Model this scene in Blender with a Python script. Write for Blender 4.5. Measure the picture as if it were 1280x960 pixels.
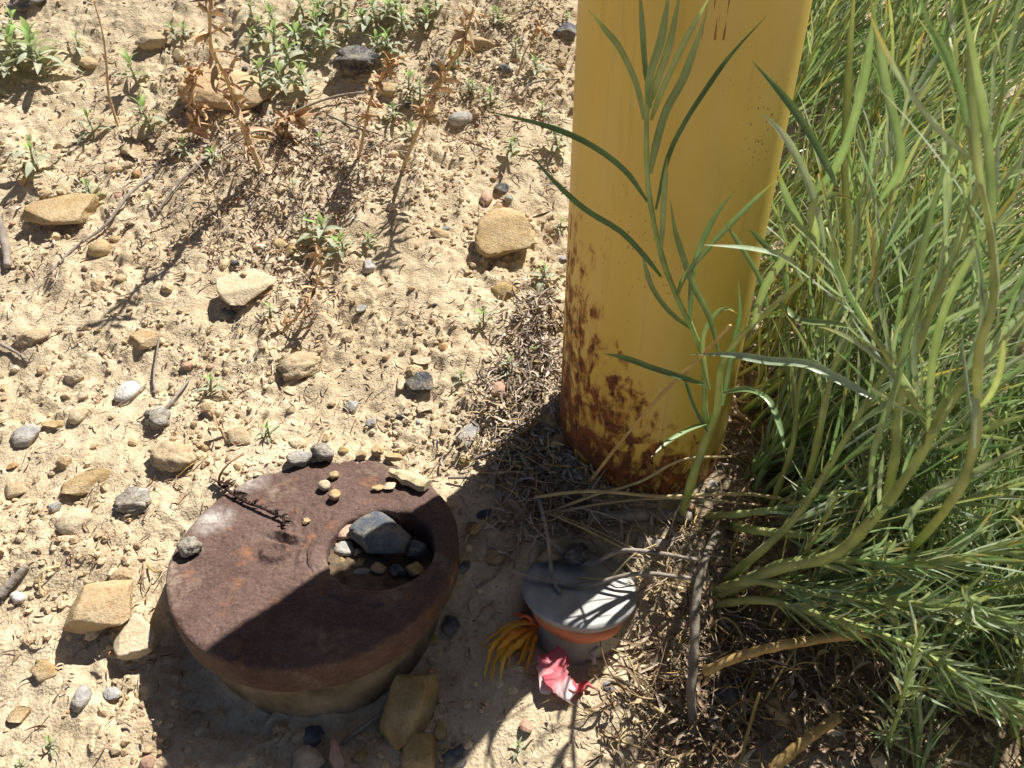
import bpy, math, random
import numpy as np
from mathutils import Vector, Matrix

# ------------------------------------------------------------------ camera, sky, sun, exposure
scene = bpy.context.scene
for o in list(bpy.data.objects):
    bpy.data.objects.remove(o)
COL = scene.collection
FPX = 925.0                       # focal length in pixels of a 1280 wide picture
PITCH = math.radians(33.5)
CAM = np.array([0.0, 0.0, 0.345])
cd = bpy.data.cameras.new('camera')
cd.sensor_width = 36.0
cd.lens = 36.0 * FPX / 1280.0
cd.clip_start = 0.01
cd.clip_end = 400.0
cd.dof.use_dof = True
cd.dof.focus_distance = 0.50
cd.dof.aperture_fstop = 22.0
cam = bpy.data.objects.new('camera', cd)
COL.objects.link(cam)
cam.location = CAM
cam.rotation_euler = (math.pi / 2 - PITCH, 0, 0)
scene.camera = cam

SUN_EL, SUN_AZ = math.radians(58), math.radians(43.3)
SUNV = np.array([math.sin(SUN_AZ) * math.cos(SUN_EL), math.cos(SUN_AZ) * math.cos(SUN_EL), math.sin(SUN_EL)])
world = bpy.data.worlds.new('World')
scene.world = world
world.use_nodes = True
wn = world.node_tree.nodes
sky = wn.new('ShaderNodeTexSky')
sky.sky_type = 'NISHITA'
sky.sun_disc = False
sky.sun_elevation = SUN_EL
sky.sun_rotation = SUN_AZ
sky.altitude = 0
sky.dust_density = 1.0
sky.air_density = 0.42
sky.ozone_density = 0.0
wn['Background'].inputs[1].default_value = 0.05
world.node_tree.links.new(sky.outputs[0], wn['Background'].inputs[0])
sd = bpy.data.lights.new('sun', 'SUN')
sd.energy = 5.0
sd.angle = math.radians(0.53)
sd.color = (1.0, 0.965, 0.90)
sun = bpy.data.objects.new('sun', sd)
COL.objects.link(sun)
sun.location = SUNV * 3
sun.rotation_euler = Vector(-SUNV).to_track_quat('-Z', 'Y').to_euler()
scene.view_settings.view_transform = 'Standard'
scene.view_settings.look = 'None'
scene.view_settings.gamma = 1.0
scene.view_settings.exposure = 0.9
scene.render.engine = 'CYCLES'

random.seed(7)
RNG = np.random.default_rng(11)
FW = np.array([0, math.cos(PITCH), -math.sin(PITCH)])
UP = np.array([0, math.sin(PITCH), math.cos(PITCH)])
RT = np.array([1.0, 0, 0])

def proj(p):
    d = np.asarray(p, float) - CAM
    z = d @ FW
    return 640 + FPX * (d @ RT) / z, 480 - FPX * (d @ UP) / z, z

def ray(x, y):
    return FW + RT * (x - 640) / FPX - UP * (y - 480) / FPX

def at(x, y, depth):
    return CAM + ray(x, y) * depth

def onz(x, y, z):
    d = ray(x, y)
    return CAM + d * ((z - CAM[2]) / d[2])

# ------------------------------------------------------------------ noise
_perm = np.random.default_rng(3).permutation(4096).astype(np.int64)
_ga = np.random.default_rng(4).uniform(0, 2 * np.pi, 4096)
def _h(ix, iy, s):
    return _perm[(_perm[(ix + s * 131) & 4095] + iy) & 4095]
def perlin(x, y, s=0):
    ix = np.floor(x).astype(np.int64); iy = np.floor(y).astype(np.int64)
    fx = x - ix; fy = y - iy
    u = fx * fx * fx * (fx * (fx * 6 - 15) + 10); v = fy * fy * fy * (fy * (fy * 6 - 15) + 10)
    def g(a, b):
        an = _ga[_h(ix + a, iy + b, s)]
        return np.cos(an) * (fx - a) + np.sin(an) * (fy - b)
    return ((g(0, 0) * (1 - u) + g(1, 0) * u) * (1 - v) + (g(0, 1) * (1 - u) + g(1, 1) * u) * v) * 1.45
def fbm(x, y, oct=4, s=0, gain=.5):
    r = 0; a = 1.0
    for i in range(oct):
        r = r + a * perlin(x * 2 ** i + 17.3 * i, y * 2 ** i - 9.1 * i, s + i); a *= gain
    return r
def bumps(x, y, cell, prob, rmin, rmax, s):
    """random half-buried lumps, returned in units of height"""
    cx = np.floor(x / cell).astype(np.int64); cy = np.floor(y / cell).astype(np.int64)
    out = np.zeros_like(x)
    for a in (-1, 0, 1):
        for b in (-1, 0, 1):
            h = _h(cx + a, cy + b, s); k = _ga[h] / (2 * np.pi)
            jx = (k * 97.13) % 1; jy = (k * 57.77) % 1; pr = (k * 31.7) % 1; rr = (k * 13.9) % 1
            an = k * 211.0; el = .6 + .4 * ((k * 71.3) % 1)
            dx = x - (cx + a + jx) * cell; dy = y - (cy + b + jy) * cell
            ex = dx * np.cos(an) + dy * np.sin(an); ey = (-dx * np.sin(an) + dy * np.cos(an)) / el
            r = rmin + (rmax - rmin) * rr * rr
            q = 1 - (ex * ex + ey * ey) / (r * r)
            out = np.maximum(out, np.where((pr < prob) & (q > 0), np.sqrt(np.maximum(q, 0)) * r * .62, 0))
    return out
def sstep(a, b, x):
    t = np.clip((x - a) / (b - a), 0, 1); return t * t * (3 - 2 * t)

# ------------------------------------------------------------------ ground shape
DISC_C = np.array([-0.1205, 0.3255]); DISC_R = 0.0872; DISC_Z = 0.0101
CAP_C = np.array([0.0420, 0.3140]); CAP_R = 0.0358; CAP_Z = -0.0120
POLE = np.array([0.095, 0.438]); POLE_R = 0.060

def base_h(X, Y):
    X = np.asarray(X, float); Y = np.asarray(Y, float)
    t = Y - .38
    tc = np.clip(t, 0, .8)
    z = np.where(t < 0, .32 * np.clip(t, -1.2, 0) + .05 * np.clip(t + 1.2, None, 0), .32 * t + .25 * tc ** 2)
    far = np.clip(t - .8, 0, None)
    z = z + np.where(far > 0, .40 * 3.0 * (1 - np.exp(-far / 3.0)) - .18 * far, 0)
    return z

def ground_h(X, Y):
    X = np.asarray(X, float); Y = np.asarray(Y, float)
    z = base_h(X, Y)
    wx = X + .004 * fbm(X * 60, Y * 60, 2, 40); wy = Y + .004 * fbm(X * 60 + 9, Y * 60, 2, 44)
    n = .0085 * fbm(X * 7, Y * 7, 3, 1) + .0042 * fbm(X * 28, Y * 28, 3, 5) 
    rg = 1 - np.abs(fbm(wx * 42, wy * 42, 3, 8))
    var = sstep(-.35, .45, fbm(X * 13 + 3, Y * 13, 3, 90))
    n = n + .0040 * (rg - .7) * (.35 + .9 * var)
    n = n + .0014 * fbm(X * 130, Y * 130, 3, 12, .6) * (.18 + 1.1 * var)
    n = n + bumps(wx, wy, .034, .26, .004, .0125, 21) * .7
    n = n + bumps(wx, wy, .013, .42, .0016, .0056, 22) * (.10 + .8 * var)
    n = n + bumps(wx, wy, .0055, .5, .0008, .0024, 23) * (.3 + .6 * var)
    # far away the relief calms down
    n = n * (1 - .8 * sstep(1.6, 4.0, np.hypot(X, Y)))
    # soil in the pole's shade by the cap is smoother, trodden silt
    sm = np.exp(-(((X + .015) / .06) ** 2 + ((Y - .29) / .085) ** 2))
    n = n * (1 - .62 * np.clip(sm * 1.4, 0, 1))
    z = z + n
    for C, R, Z, pad in ((DISC_C, DISC_R, DISC_Z, .0), (CAP_C, CAP_R, CAP_Z, .0)):
        dx = X - C[0]; dy = Y - C[1]; r = np.hypot(dx, dy)
        lip = R * (.965 if R > .05 else 1.0) + .0035 * perlin(X * 90, Y * 90, 60) - .004 * sstep(0, R, dy) * (R > .05)
        inside = sstep(lip, lip - .004, r)
        z = np.where(inside > 0, np.minimum(z, z * (1 - inside) + (Z - .020) * inside), z)
        # soil hugging the iron never rises far over its top
        near = sstep(R + .035, R, r)
        z = np.where(z > Z + .003, z - (z - Z - .003) * near * .75, z)
    # the trench in front of the iron and of the small cap
    dx = X - DISC_C[0]; dy = Y - DISC_C[1]; r = np.hypot(dx, dy)
    z = z - .010 * np.exp(-((r - DISC_R) / .022) ** 2) * sstep(.02, -.05, dy)
    dx = X - CAP_C[0]; dy = Y - CAP_C[1]; r = np.hypot(dx, dy)
    z = z - .014 * np.exp(-((r - CAP_R) / .016) ** 2) * sstep(.01, -.02, dy)
    return z

def gz(x, y):
    return float(ground_h(np.array([x]), np.array([y]))[0])
_tt = np.concatenate([np.linspace(.1, 2.2, 3000), np.linspace(2.2, 12, 400)])
def onground(px, py):
    d = ray(px, py); p = CAM + _tt[:, None] * d
    s = p[:, 2] - base_h(p[:, 0], p[:, 1]); i = int(np.argmax(s < 0))
    q = p[i].copy(); q[2] = gz(q[0], q[1])
    return q
def depth_of(p):
    return float((np.asarray(p) - CAM) @ FW)

# ------------------------------------------------------------------ object helpers
def link(o, parent=None):
    COL.objects.link(o)
    if parent is not None: o.parent = parent
    return o
def tag(o, label, cat, group=None, kind=None):
    if label: o['label'] = label
    if cat: o['category'] = cat
    if group: o['group'] = group
    if kind: o['kind'] = kind
    return o
def thing(name, label, cat, loc=(0, 0, 0), group=None):
    o = bpy.data.objects.new(name, None); o.empty_display_size = .01
    o.location = loc; link(o); return tag(o, label, cat, group)
def mesh_np(name, V, F, mat=None, smooth=True, col=None):
    V = np.asarray(V, np.float32)
    me = bpy.data.meshes.new(name)
    if isinstance(F, np.ndarray):
        n, k = F.shape
        me.vertices.add(len(V)); me.vertices.foreach_set('co', V.ravel())
        me.loops.add(n * k); me.loops.foreach_set('vertex_index', F.astype(np.int32).ravel())
        me.polygons.add(n); me.polygons.foreach_set('loop_start', np.arange(0, n * k, k, dtype=np.int32))
        me.polygons.foreach_set('loop_total', np.full(n, k, np.int32))
    else:
        me.from_pydata([tuple(map(float, v)) for v in V], [], [tuple(map(int, f)) for f in F])
    if col is not None:
        a = me.color_attributes.new('tint', 'FLOAT_COLOR', 'POINT')
        c = np.ones((len(V), 4), np.float32); c[:, :3] = col
        a.data.foreach_set('color', c.ravel())
    me.polygons.foreach_set('use_smooth', np.full(len(me.polygons), smooth))
    me.update(); me.validate()
    if mat: me.materials.append(mat)
    return me
def obj(name, me, parent=None, loc=None):
    o = bpy.data.objects.new(name, me); link(o, parent)
    if loc is not None: o.location = loc
    return o
class MB:
    """collects verts, faces, tints"""
    def __init__(s): s.V = []; s.F = []; s.C = []; s.n = 0
    def add(s, V, F, c=None):
        V = np.asarray(V, float); s.V.append(V)
        s.F.extend([tuple(i + s.n for i in f) for f in F]); s.n += len(V)
        s.C.append(np.tile(np.array(c if c is not None else (1, 1, 1), float), (len(V), 1)) if c is None or np.ndim(c) == 1 else np.asarray(c, float))
    def mesh(s, name, mat, origin=(0, 0, 0), smooth=True):
        return mesh_np(name, np.concatenate(s.V) - np.asarray(origin), s.F, mat, smooth, np.concatenate(s.C))

def curve(P, n):
    """Catmull-Rom through P, n points"""
    P = np.asarray(P, float)
    if len(P) == 2: return P[0] + (P[1] - P[0]) * np.linspace(0, 1, n)[:, None]
    Q = np.vstack([2 * P[0] - P[1], P, 2 * P[-1] - P[-2]])
    t = np.linspace(0, len(P) - 1 - 1e-9, n); i = t.astype(int); f = (t - i)[:, None]
    a, b, c, d = Q[i], Q[i + 1], Q[i + 2], Q[i + 3]
    return .5 * (2 * b + (c - a) * f + (2 * a - 5 * b + 4 * c - d) * f ** 2 + (3 * b - a - 3 * c + d) * f ** 3)
def unit(v):
    v = np.asarray(v, float); return v / (np.linalg.norm(v, axis=-1, keepdims=True) + 1e-12)
def tube(P, R, k=6, wob=0.0, rng=random):
    P = np.asarray(P, float); n = len(P)
    R = np.broadcast_to(np.asarray(R, float), (n,)) if np.ndim(R) else np.full(n, R)
    T = unit(np.gradient(P, axis=0)); ref = np.array([.31, .17, .93])
    if abs(T[0] @ ref) > .9: ref = np.array([1., .1, 0])
    V = []; N = unit(np.cross(T[0], ref))
    for i in range(n):
        N = unit(N - T[i] * (N @ T[i])); B = np.cross(T[i], N)
        for j in range(k):
            a = 2 * math.pi * j / k; r = R[i] * (1 + wob * rng.uniform(-1, 1))
            V.append(P[i] + r * (math.cos(a) * N + math.sin(a) * B))
    F = [(i * k + j, i * k + (j + 1) % k, (i + 1) * k + (j + 1) % k, (i + 1) * k + j) for i in range(n - 1) for j in range(k)]
    F.append(tuple(range(k))[::-1]); F.append(tuple((n - 1) * k + j for j in range(k)))
    return np.array(V), F
def ribbon(P, W, hint, fold=.25, twist=0.0):
    """leaf-like strip, three verts across, folded along the midrib"""
    P = np.asarray(P, float); n = len(P); T = unit(np.gradient(P, axis=0))
    S = unit(np.cross(T, np.broadcast_to(np.asarray(hint, float), T.shape)))
    U = np.cross(S, T)
    if twist:
        a = (np.linspace(0, 1, n) * twist)[:, None]
        S, U = S * np.cos(a) + U * np.sin(a), U * np.cos(a) - S * np.sin(a)
    W = np.broadcast_to(np.asarray(W, float), (n,))[:, None] / 2
    V = np.stack([P - S * W + U * W * fold, P, P + S * W + U * W * fold], 1).reshape(-1, 3)
    F = []
    for i in range(n - 1):
        a = i * 3; F += [(a, a + 1, a + 4, a + 3), (a + 1, a + 2, a + 5, a + 4)]
    return V, F
def lathe(prof, k, c=(0, 0, 0), cap=True):
    V = []; F = []
    for (r, z) in prof:
        for j in range(k):
            a = 2 * math.pi * j / k; V.append((c[0] + r * math.cos(a), c[1] + r * math.sin(a), c[2] + z))
    for i in range(len(prof) - 1):
        for j in range(k):
            F.append((i * k + j, i * k + (j + 1) % k, (i + 1) * k + (j + 1) % k, (i + 1) * k + j))
    if cap: F.append(tuple((len(prof) - 1) * k + j for j in range(k)))
    return np.array(V), F

# ------------------------------------------------------------------ materials
def lin(r, g, b):
    f = lambda c: (c / 255 / 12.92) if c / 255 <= .04045 else ((c / 255 + .055) / 1.055) ** 2.4
    return (f(r), f(g), f(b))
class Mat:
    def __init__(s, name, rough=.8, spec=.3):
        s.m = bpy.data.materials.new(name); s.m.use_nodes = True
        s.t = s.m.node_tree; s.N = s.t.nodes; s.L = s.t.links
        s.b = s.N['Principled BSDF']; s.b.inputs['Roughness'].default_value = rough
        s.b.inputs['Specular IOR Level'].default_value = spec
        s.tc = s.N.new('ShaderNodeTexCoord'); s.vec = s.tc.outputs['Object']
    def lk(s, a, b): s.L.new(a, b)
    def mapping(s, sc=(1, 1, 1), loc=(0, 0, 0), rot=(0, 0, 0)):
        n = s.N.new('ShaderNodeMapping'); n.inputs['Scale'].default_value = sc; n.inputs['Location'].default_value = loc
        n.inputs['Rotation'].default_value = rot; s.lk(s.vec, n.inputs[0]); return n.outputs[0]
    def noise(s, scale, detail=4, rough=.55, vec=None, dist=0):
        n = s.N.new('ShaderNodeTexNoise'); n.inputs['Scale'].default_value = scale; n.inputs['Detail'].default_value = detail
        n.inputs['Roughness'].default_value = rough; n.inputs['Distortion'].default_value = dist
        s.lk(vec or s.vec, n.inputs['Vector']); return n.outputs['Fac']
    def voro(s, scale, feature='F1', out='Distance', vec=None, rnd=1):
        n = s.N.new('ShaderNodeTexVoronoi'); n.feature = feature; n.inputs['Scale'].default_value = scale
        n.inputs['Randomness'].default_value = rnd
        s.lk(vec or s.vec, n.inputs['Vector']); return n.outputs[out]
    def ramp(s, fac, stops, interp='LINEAR'):
        n = s.N.new('ShaderNodeValToRGB'); n.color_ramp.interpolation = interp
        e = n.color_ramp.elements
        while len(e) < len(stops): e.new(.5)
        for el, (p, c) in zip(e, stops):
            el.position = p; el.color = (*c, 1) if np.ndim(c) else (c, c, c, 1)
        s.lk(fac, n.inputs[0]); return n.outputs[0]
    def mix(s, fac, a, b, mode='MIX'):
        n = s.N.new('ShaderNodeMix'); n.data_type = 'RGBA'; n.blend_type = mode
        for v, i in ((fac, 0), (a, 6), (b, 7)):
            if hasattr(v, 'is_linked') or isinstance(v, bpy.types.NodeSocket): s.lk(v, n.inputs[i])
            elif i == 0: n.inputs[0].default_value = v
            else: n.inputs[i].default_value = (*v, 1)
        return n.outputs[2]
    def math(s, op, a, b=None, c=None, clamp=False):
        n = s.N.new('ShaderNodeMath'); n.operation = op; n.use_clamp = clamp
        for v, i in ((a, 0), (b, 1), (c, 2)):
            if v is None: continue
            if isinstance(v, bpy.types.NodeSocket): s.lk(v, n.inputs[i])
            else: n.inputs[i].default_value = v
        return n.outputs[0]
    def attr(s, name='tint'):
        n = s.N.new('ShaderNodeAttribute'); n.attribute_name = name; return n.outputs['Color']
    def rand(s):
        return s.N.new('ShaderNodeObjectInfo').outputs['Random']
    def sep(s, vec=None):
        n = s.N.new('ShaderNodeSeparateXYZ'); s.lk(vec or s.vec, n.inputs[0]); return n.outputs
    def bump(s, h, dist=.001, strength=1.0, chain=None):
        n = s.N.new('ShaderNodeBump'); n.inputs['Distance'].default_value = dist; n.inputs['Strength'].default_value = strength
        s.lk(h, n.inputs['Height'])
        if chain is not None: s.lk(chain, n.inputs['Normal'])
        return n.outputs[0]
    def done(s, col=None, nrm=None, rough=None):
        if col is not None:
            if isinstance(col, bpy.types.NodeSocket): s.lk(col, s.b.inputs['Base Color'])
            else: s.b.inputs['Base Color'].default_value = (*col, 1)
        if nrm is not None: s.lk(nrm, s.b.inputs['Normal'])
        if rough is not None: s.lk(rough, s.b.inputs['Roughness'])
        return s.m

def soil_material(name='dry_soil', tinted=False):
    m = Mat(name, .95, .15)
    big = m.noise(9, 5, .6)
    c = m.ramp(big, [(.3, (.390, .294, .182)), (.5, (.475, .375, .246)), (.7, (.54, .444, .308))])
    mid = m.noise(70, 4, .6)
    c = m.mix(m.ramp(mid, [(.42, 0), (.66, .75)]), c, (.56, .465, .315))
    dk = m.noise(46, 5, .65, m.mapping((1, 1, 1), (3, 1, 2)))
    c = m.mix(m.ramp(dk, [(.56, 0), (.74, .45)]), c, (.27, .190, .115))
    if not tinted:      # shade under the shrub, painted dark brown into the soil colour
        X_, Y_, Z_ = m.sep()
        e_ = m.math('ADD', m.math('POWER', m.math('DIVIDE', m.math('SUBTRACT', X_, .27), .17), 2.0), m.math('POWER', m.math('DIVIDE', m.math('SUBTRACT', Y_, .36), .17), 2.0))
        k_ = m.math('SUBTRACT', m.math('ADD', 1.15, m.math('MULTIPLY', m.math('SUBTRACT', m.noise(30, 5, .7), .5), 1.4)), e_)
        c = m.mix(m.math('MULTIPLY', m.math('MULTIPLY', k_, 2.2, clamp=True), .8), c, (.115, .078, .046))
    v = m.voro(640, out='Color')
    sp = m.sep(v)
    c = m.mix(m.math('MULTIPLY', m.math('GREATER_THAN', sp[0], .86), .3), c, (.60, .51, .36))
    c = m.mix(m.math('MULTIPLY', m.math('GREATER_THAN', sp[1], .91), .35), c, (.28, .18, .10))
    c = m.mix(m.math('MULTIPLY', m.math('GREATER_THAN', sp[2], .965), .35), c, (.24, .22, .20))
    if tinted: c = m.mix(1.0, c, m.attr(), 'MULTIPLY')
    b1 = m.bump(m.noise(260, 5, .65), .0016, .9)
    b2 = m.bump(m.voro(600, out='Distance'), .0007, .6, b1)
    return m.done(c, b2)
M = {}
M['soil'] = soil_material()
M['crumb'] = soil_material('soil_crumbs', True)
def stone_material(name, lo, hi, spot=None, spotamt=.3, rough=.85, scale=60, bump=.0020, spec=.3, dusty=True):
    m = Mat(name, rough, spec)
    n = m.noise(scale, 6, .62)
    c = m.ramp(n, [(.33, lo), (.66, hi)])
    if spot is not None:
        c = m.mix(m.ramp(m.noise(scale * 3.1, 4, .6, m.mapping((1, 1, 1), (2, 5, 1))), [(.53, 0), (.62, spotamt)]), c, spot)
    c = m.mix(m.ramp(m.noise(scale * .55, 5, .7, m.mapping((1, 1, 1), (7, 3, 2))), [(.44, 0), (.66, .55 if dusty else .15)]), c, (.52, .43, .29))
    g = m.noise(scale * 9, 3, .6)
    c = m.mix(m.ramp(g, [(.3, .35), (.55, 0)]), c, tuple(x * .55 for x in lo))
    return m.done(c, m.bump(m.noise(scale * 4, 6, .7), bump, 1.0))
M['tan'] = stone_material('tan_sandstone', (.40, .275, .13), (.54, .40, .215), (.36, .20, .075), .5)
M['cream'] = stone_material('cream_sandstone', (.52, .41, .265), (.64, .53, .37), (.45, .31, .17), .4)
M['orange'] = stone_material('orange_sandstone', (.43, .295, .15), (.54, .40, .23), (.38, .20, .09), .5)
M['grey'] = stone_material('grey_limestone', (.26, .25, .23), (.42, .40, .37), (.48, .46, .42), .5)
M['crust'] = stone_material('crusted_grey_stone', (.13, .12, .11), (.55, .52, .46), (.05, .05, .05), .7, .95, 110, .0022)
M['slate'] = stone_material('dark_slate', (.055, .065, .085), (.10, .115, .14), (.19, .16, .09), .45, .7)
M['black'] = stone_material('black_cinder', (.012, .012, .014), (.05, .05, .055), (.30, .30, .30), .45, .45, 120, .002, .5)
M['white'] = stone_material('white_quartz', (.60, .57, .50), (.80, .78, .73), (.42, .38, .30), .4, .5)
M['pink'] = stone_material('pink_stone', (.48, .28, .19), (.60, .39, .29), (.40, .22, .13), .4)
M['ochre'] = stone_material('ochre_stone', (.34, .235, .085), (.47, .345, .15), (.26, .15, .05), .5)
M['silt'] = stone_material('silt_clod', (.40, .30, .175), (.54, .42, .265), (.30, .20, .11), .5)

# painted steel of the pole
def pole_material():
    m = Mat('yellow_paint_rusting', .42, .5)
    X, Y, Z = m.sep()
    base = m.ramp(m.noise(14, 4, .6), [(.3, (.61, .42, .070)), (.7, (.66, .47, .100))])
    st = m.noise(1, 4, .6, m.mapping((55, 55, 6)))
    base = m.mix(m.ramp(st, [(.45, 0), (.72, .55)]), base, (.60, .47, .16))
    base = m.mix(m.ramp(m.noise(30, 6, .7), [(.55, 0), (.75, .35)]), base, (.54, .37, .045))
    base = m.mix(m.ramp(m.noise(1, 5, .7, m.mapping((140, 140, 9), (3, 3, 3))), [(.56, 0), (.74, .45)]), base, (.36, .25, .06))
    # side = 0 at the left flank, 1 at the right flank
    side = m.math('MULTIPLY_ADD', X, 1 / .12, .5)
    # height the rust climbs to: tall at left, low at right
    hr = m.math('MULTIPLY_ADD', m.math('POWER', m.math('SUBTRACT', 1.02, side, clamp=True), 2.0), .165, .036)
    rel = m.math('DIVIDE', m.math('ADD', Z, .012), hr)
    n1 = m.noise(120, 6, .66, m.mapping((1, 1, .6)), .4)
    n2 = m.noise(24, 4, .6)
    val = m.math('ADD', m.math('MULTIPLY', n1, 1.35), m.math('MULTIPLY', n2, .5))
    # threshold rises with height
    thr = m.math('MULTIPLY_ADD', m.math('POWER', rel, 1.4), .38, .66)
    mask = m.math('MULTIPLY', m.math('SUBTRACT', val, thr), 6.0, clamp=True)
    low = m.math('MULTIPLY', m.math('LESS_THAN', rel, 1.25), 1.0)
    mask = m.math('MULTIPLY', mask, low)
    rc = m.ramp(m.noise(130, 5, .7), [(.30, (.030, .012, .007)), (.50, (.150, .044, .013)), (.70, (.36, .125, .030))])
    halo = m.math('MULTIPLY', m.math('SUBTRACT', val, m.math('SUBTRACT', thr, .10)), 6.0, clamp=True)
    c = m.mix(m.math('MULTIPLY', m.math('MULTIPLY', halo, low), .55), base, (.50, .21, .03))
    c = m.mix(mask, c, rc)
    # black specks, thickest in a band beside the rust
    vd = m.voro(430, vec=m.mapping((1, 1, .6)))
    area = m.noise(16, 3, .5, m.mapping((1, 1, 1), (5, 2, 8)))
    spk = m.math('MULTIPLY', m.math('LESS_THAN', vd, m.ramp(area, [(.52, .03), (.72, .22)])), .85)
    c = m.mix(spk, c, (.035, .028, .012))
    # red streaks high on the face
    sx = m.math('LESS_THAN', m.math('ABSOLUTE', m.math('SUBTRACT', X, -.001)), .0065)
    sz = m.math('MULTIPLY', m.math('GREATER_THAN', Z, .288), m.math('LESS_THAN', Z, .33))
    sn = m.math('GREATER_THAN', m.noise(1, 2, .5, m.mapping((620, 620, 50))), .58)
    c = m.mix(m.math('MULTIPLY', m.math('MULTIPLY', sx, sz), m.math('MULTIPLY', sn, .9)), c, (.24, .045, .012))
    h = m.math('ADD', m.math('MULTIPLY', mask, m.noise(210, 4, .7)), m.math('MULTIPLY', m.noise(40, 3, .5), .25))
    ro = m.math('MULTIPLY_ADD', mask, .45, .40)
    return m.done(c, m.bump(h, .0012, .8), ro)
M['pole'] = pole_material()

def rust_material():
    m = Mat('rusty_iron', .85, .3)
    n = m.noise(28, 6, .65)
    c = m.ramp(n, [(.28, (.066, .036, .028)), (.5, (.112, .067, .053)), (.74, (.165, .108, .088))])
    f = m.noise(330, 4, .7)
    c = m.mix(m.ramp(f, [(.34, .5), (.5, 0)]), c, (.060, .028, .022))
    c = m.mix(m.ramp(m.noise(620, 3, .7, m.mapping((1, 1, 1), (1, 2, 3))), [(.53, 0), (.70, .32)]), c, (.30, .22, .185))
    o = m.noise(60, 4, .6, m.mapping((1, 1, 1), (4, 4, 1)))
    c = m.mix(m.ramp(o, [(.58, 0), (.72, .55)]), c, (.28, .12, .05))
    d = m.noise(17, 3, .6, m.mapping((1, 1, 1), (9, 1, 4)))
    dust = m.math('MULTIPLY', m.ramp(d, [(.56, 0), (.72, .7)]), m.ramp(m.noise(160, 4, .7), [(.4, 0), (.6, 1)]))
    c = m.mix(dust, c, (.44, .35, .25))
    # pale chalky splash
    X, Y, Z = m.sep()
    def spot(x, y, r, amt):
        dd = m.math('SQRT', m.math('ADD', m.math('POWER', m.math('SUBTRACT', X, x), 2.0), m.math('POWER', m.math('SUBTRACT', Y, y), 2.0)))
        q = m.math('SUBTRACT', 1.0, m.math('DIVIDE', dd, r), clamp=True)
        return m.math('MULTIPLY', m.math('MULTIPLY', q, m.ramp(m.noise(140, 5, .7), [(.3, 0), (.65, 1)])), amt, clamp=True)
    for (px, py, r, a) in ((266, 650, .016, 1.3), (312, 600, .016, 1.0)):
        w = onz(px, py, DISC_Z)
        c = m.mix(spot(w[0] - DISC_C[0], w[1] - DISC_C[1], r, a), c, (.50, .46, .42))
    b1 = m.bump(m.noise(150, 6, .72), .0016, 1.0)
    b2 = m.bump(m.voro(380), .0006, .8, b1)
    return m.done(c, b2)
M['rust'] = rust_material()
def simple(name, c1, c2, scale, rough=.8, bump=.0004, spec=.3, stretch=(1, 1, 1), tint=False):
    m = Mat(name, rough, spec)
    v = m.mapping(stretch)
    c = m.ramp(m.noise(scale, 5, .6, v), [(.3, c1), (.7, c2)])
    if tint: c = m.mix(1.0, c, m.attr(), 'MULTIPLY')
    return m.done(c, m.bump(m.noise(scale * 3, 5, .65, v), bump, .8))
M['concrete'] = simple('weathered_concrete_casing', (.10, .075, .045), (.30, .245, .16), 60, .95, .003)
M['alu'] = simple('dull_aluminium', (.24, .24, .23), (.42, .415, .395), 60, .62, .0003, .5)
M['alu'].node_tree.nodes['Principled BSDF'].inputs['Metallic'].default_value = .25
M['pipe'] = simple('grey_plastic_pipe', (.28, .265, .22), (.42, .39, .32), 70, .7)
M['wood'] = simple('grey_dead_wood', (.15, .125, .10), (.36, .31, .26), 90, .9, .0008, .2, (1, 1, 1))
M['straw'] = simple('dry_straw', (.36, .27, .12), (.58, .47, .26), 120, .7, .0003, .3, tint=True)
M['chip'] = simple('split_wood_chip', (.46, .36, .20), (.64, .54, .35), 60, .8, .0006, .2, (9, 1.0, 9))
M['dark_sprig'] = simple('dark_dried_sprig', (.018, .010, .008), (.05, .026, .018), 200, .9)
M['deadstalk'] = simple('dry_tan_stalk', (.40, .29, .165), (.58, .46, .29), 120, .85, .0005, tint=True)
M['deadleaf'] = simple('curled_dry_leaf', (.38, .27, .165), (.58, .45, .30), 150, .85, .0004, tint=True)
M['litter'] = simple('plant_litter', (.30, .25, .20), (.62, .56, .48), 300, .85, .0002, tint=True)
M['bark'] = simple('shrub_woody_stem', (.10, .085, .065), (.27, .23, .18), 120, .9, .0012, .2, (1, 1, .3))

def leaf_material(name, lo, hi, back, trans=.35, rough=.5, scale=60, tint=True):
    m = Mat(name, rough, .55)
    c = m.ramp(m.noise(scale, 4, .6), [(.3, lo), (.7, hi)])
    if tint: c = m.mix(1.0, c, m.attr(), 'MULTIPLY')
    geo = m.N.new('ShaderNodeNewGeometry')
    c = m.mix(m.math('MULTIPLY', geo.outputs['Backfacing'], .55), c, back)
    nrm = m.bump(m.noise(scale * 8, 3, .6), .0003, .6)
    m.done(c, nrm)
    tr = m.N.new('ShaderNodeBsdfTranslucent'); m.lk(m.mix(1.0, c, (.95, 1.0, .62), 'MULTIPLY'), tr.inputs[0])
    mx = m.N.new('ShaderNodeMixShader'); mx.inputs[0].default_value = trans
    m.lk(m.b.outputs[0], mx.inputs[1]); m.lk(tr.outputs[0], mx.inputs[2])
    m.lk(mx.outputs[0], m.N['Material Output'].inputs[0])
    return m.m
M['blade'] = leaf_material('long_green_blade', (.160, .225, .100), (.270, .345, .185), (.40, .44, .35), .34, .26, 70)
M['stem'] = leaf_material('olive_stem', (.33, .42, .14), (.48, .55, .24), (.46, .52, .25), .26, .45, 120)
M['fuzzy'] = leaf_material('grey_green_leaf', (.28, .315, .22), (.44, .47, .36), (.48, .51, .40), .30, .7, 120)
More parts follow.
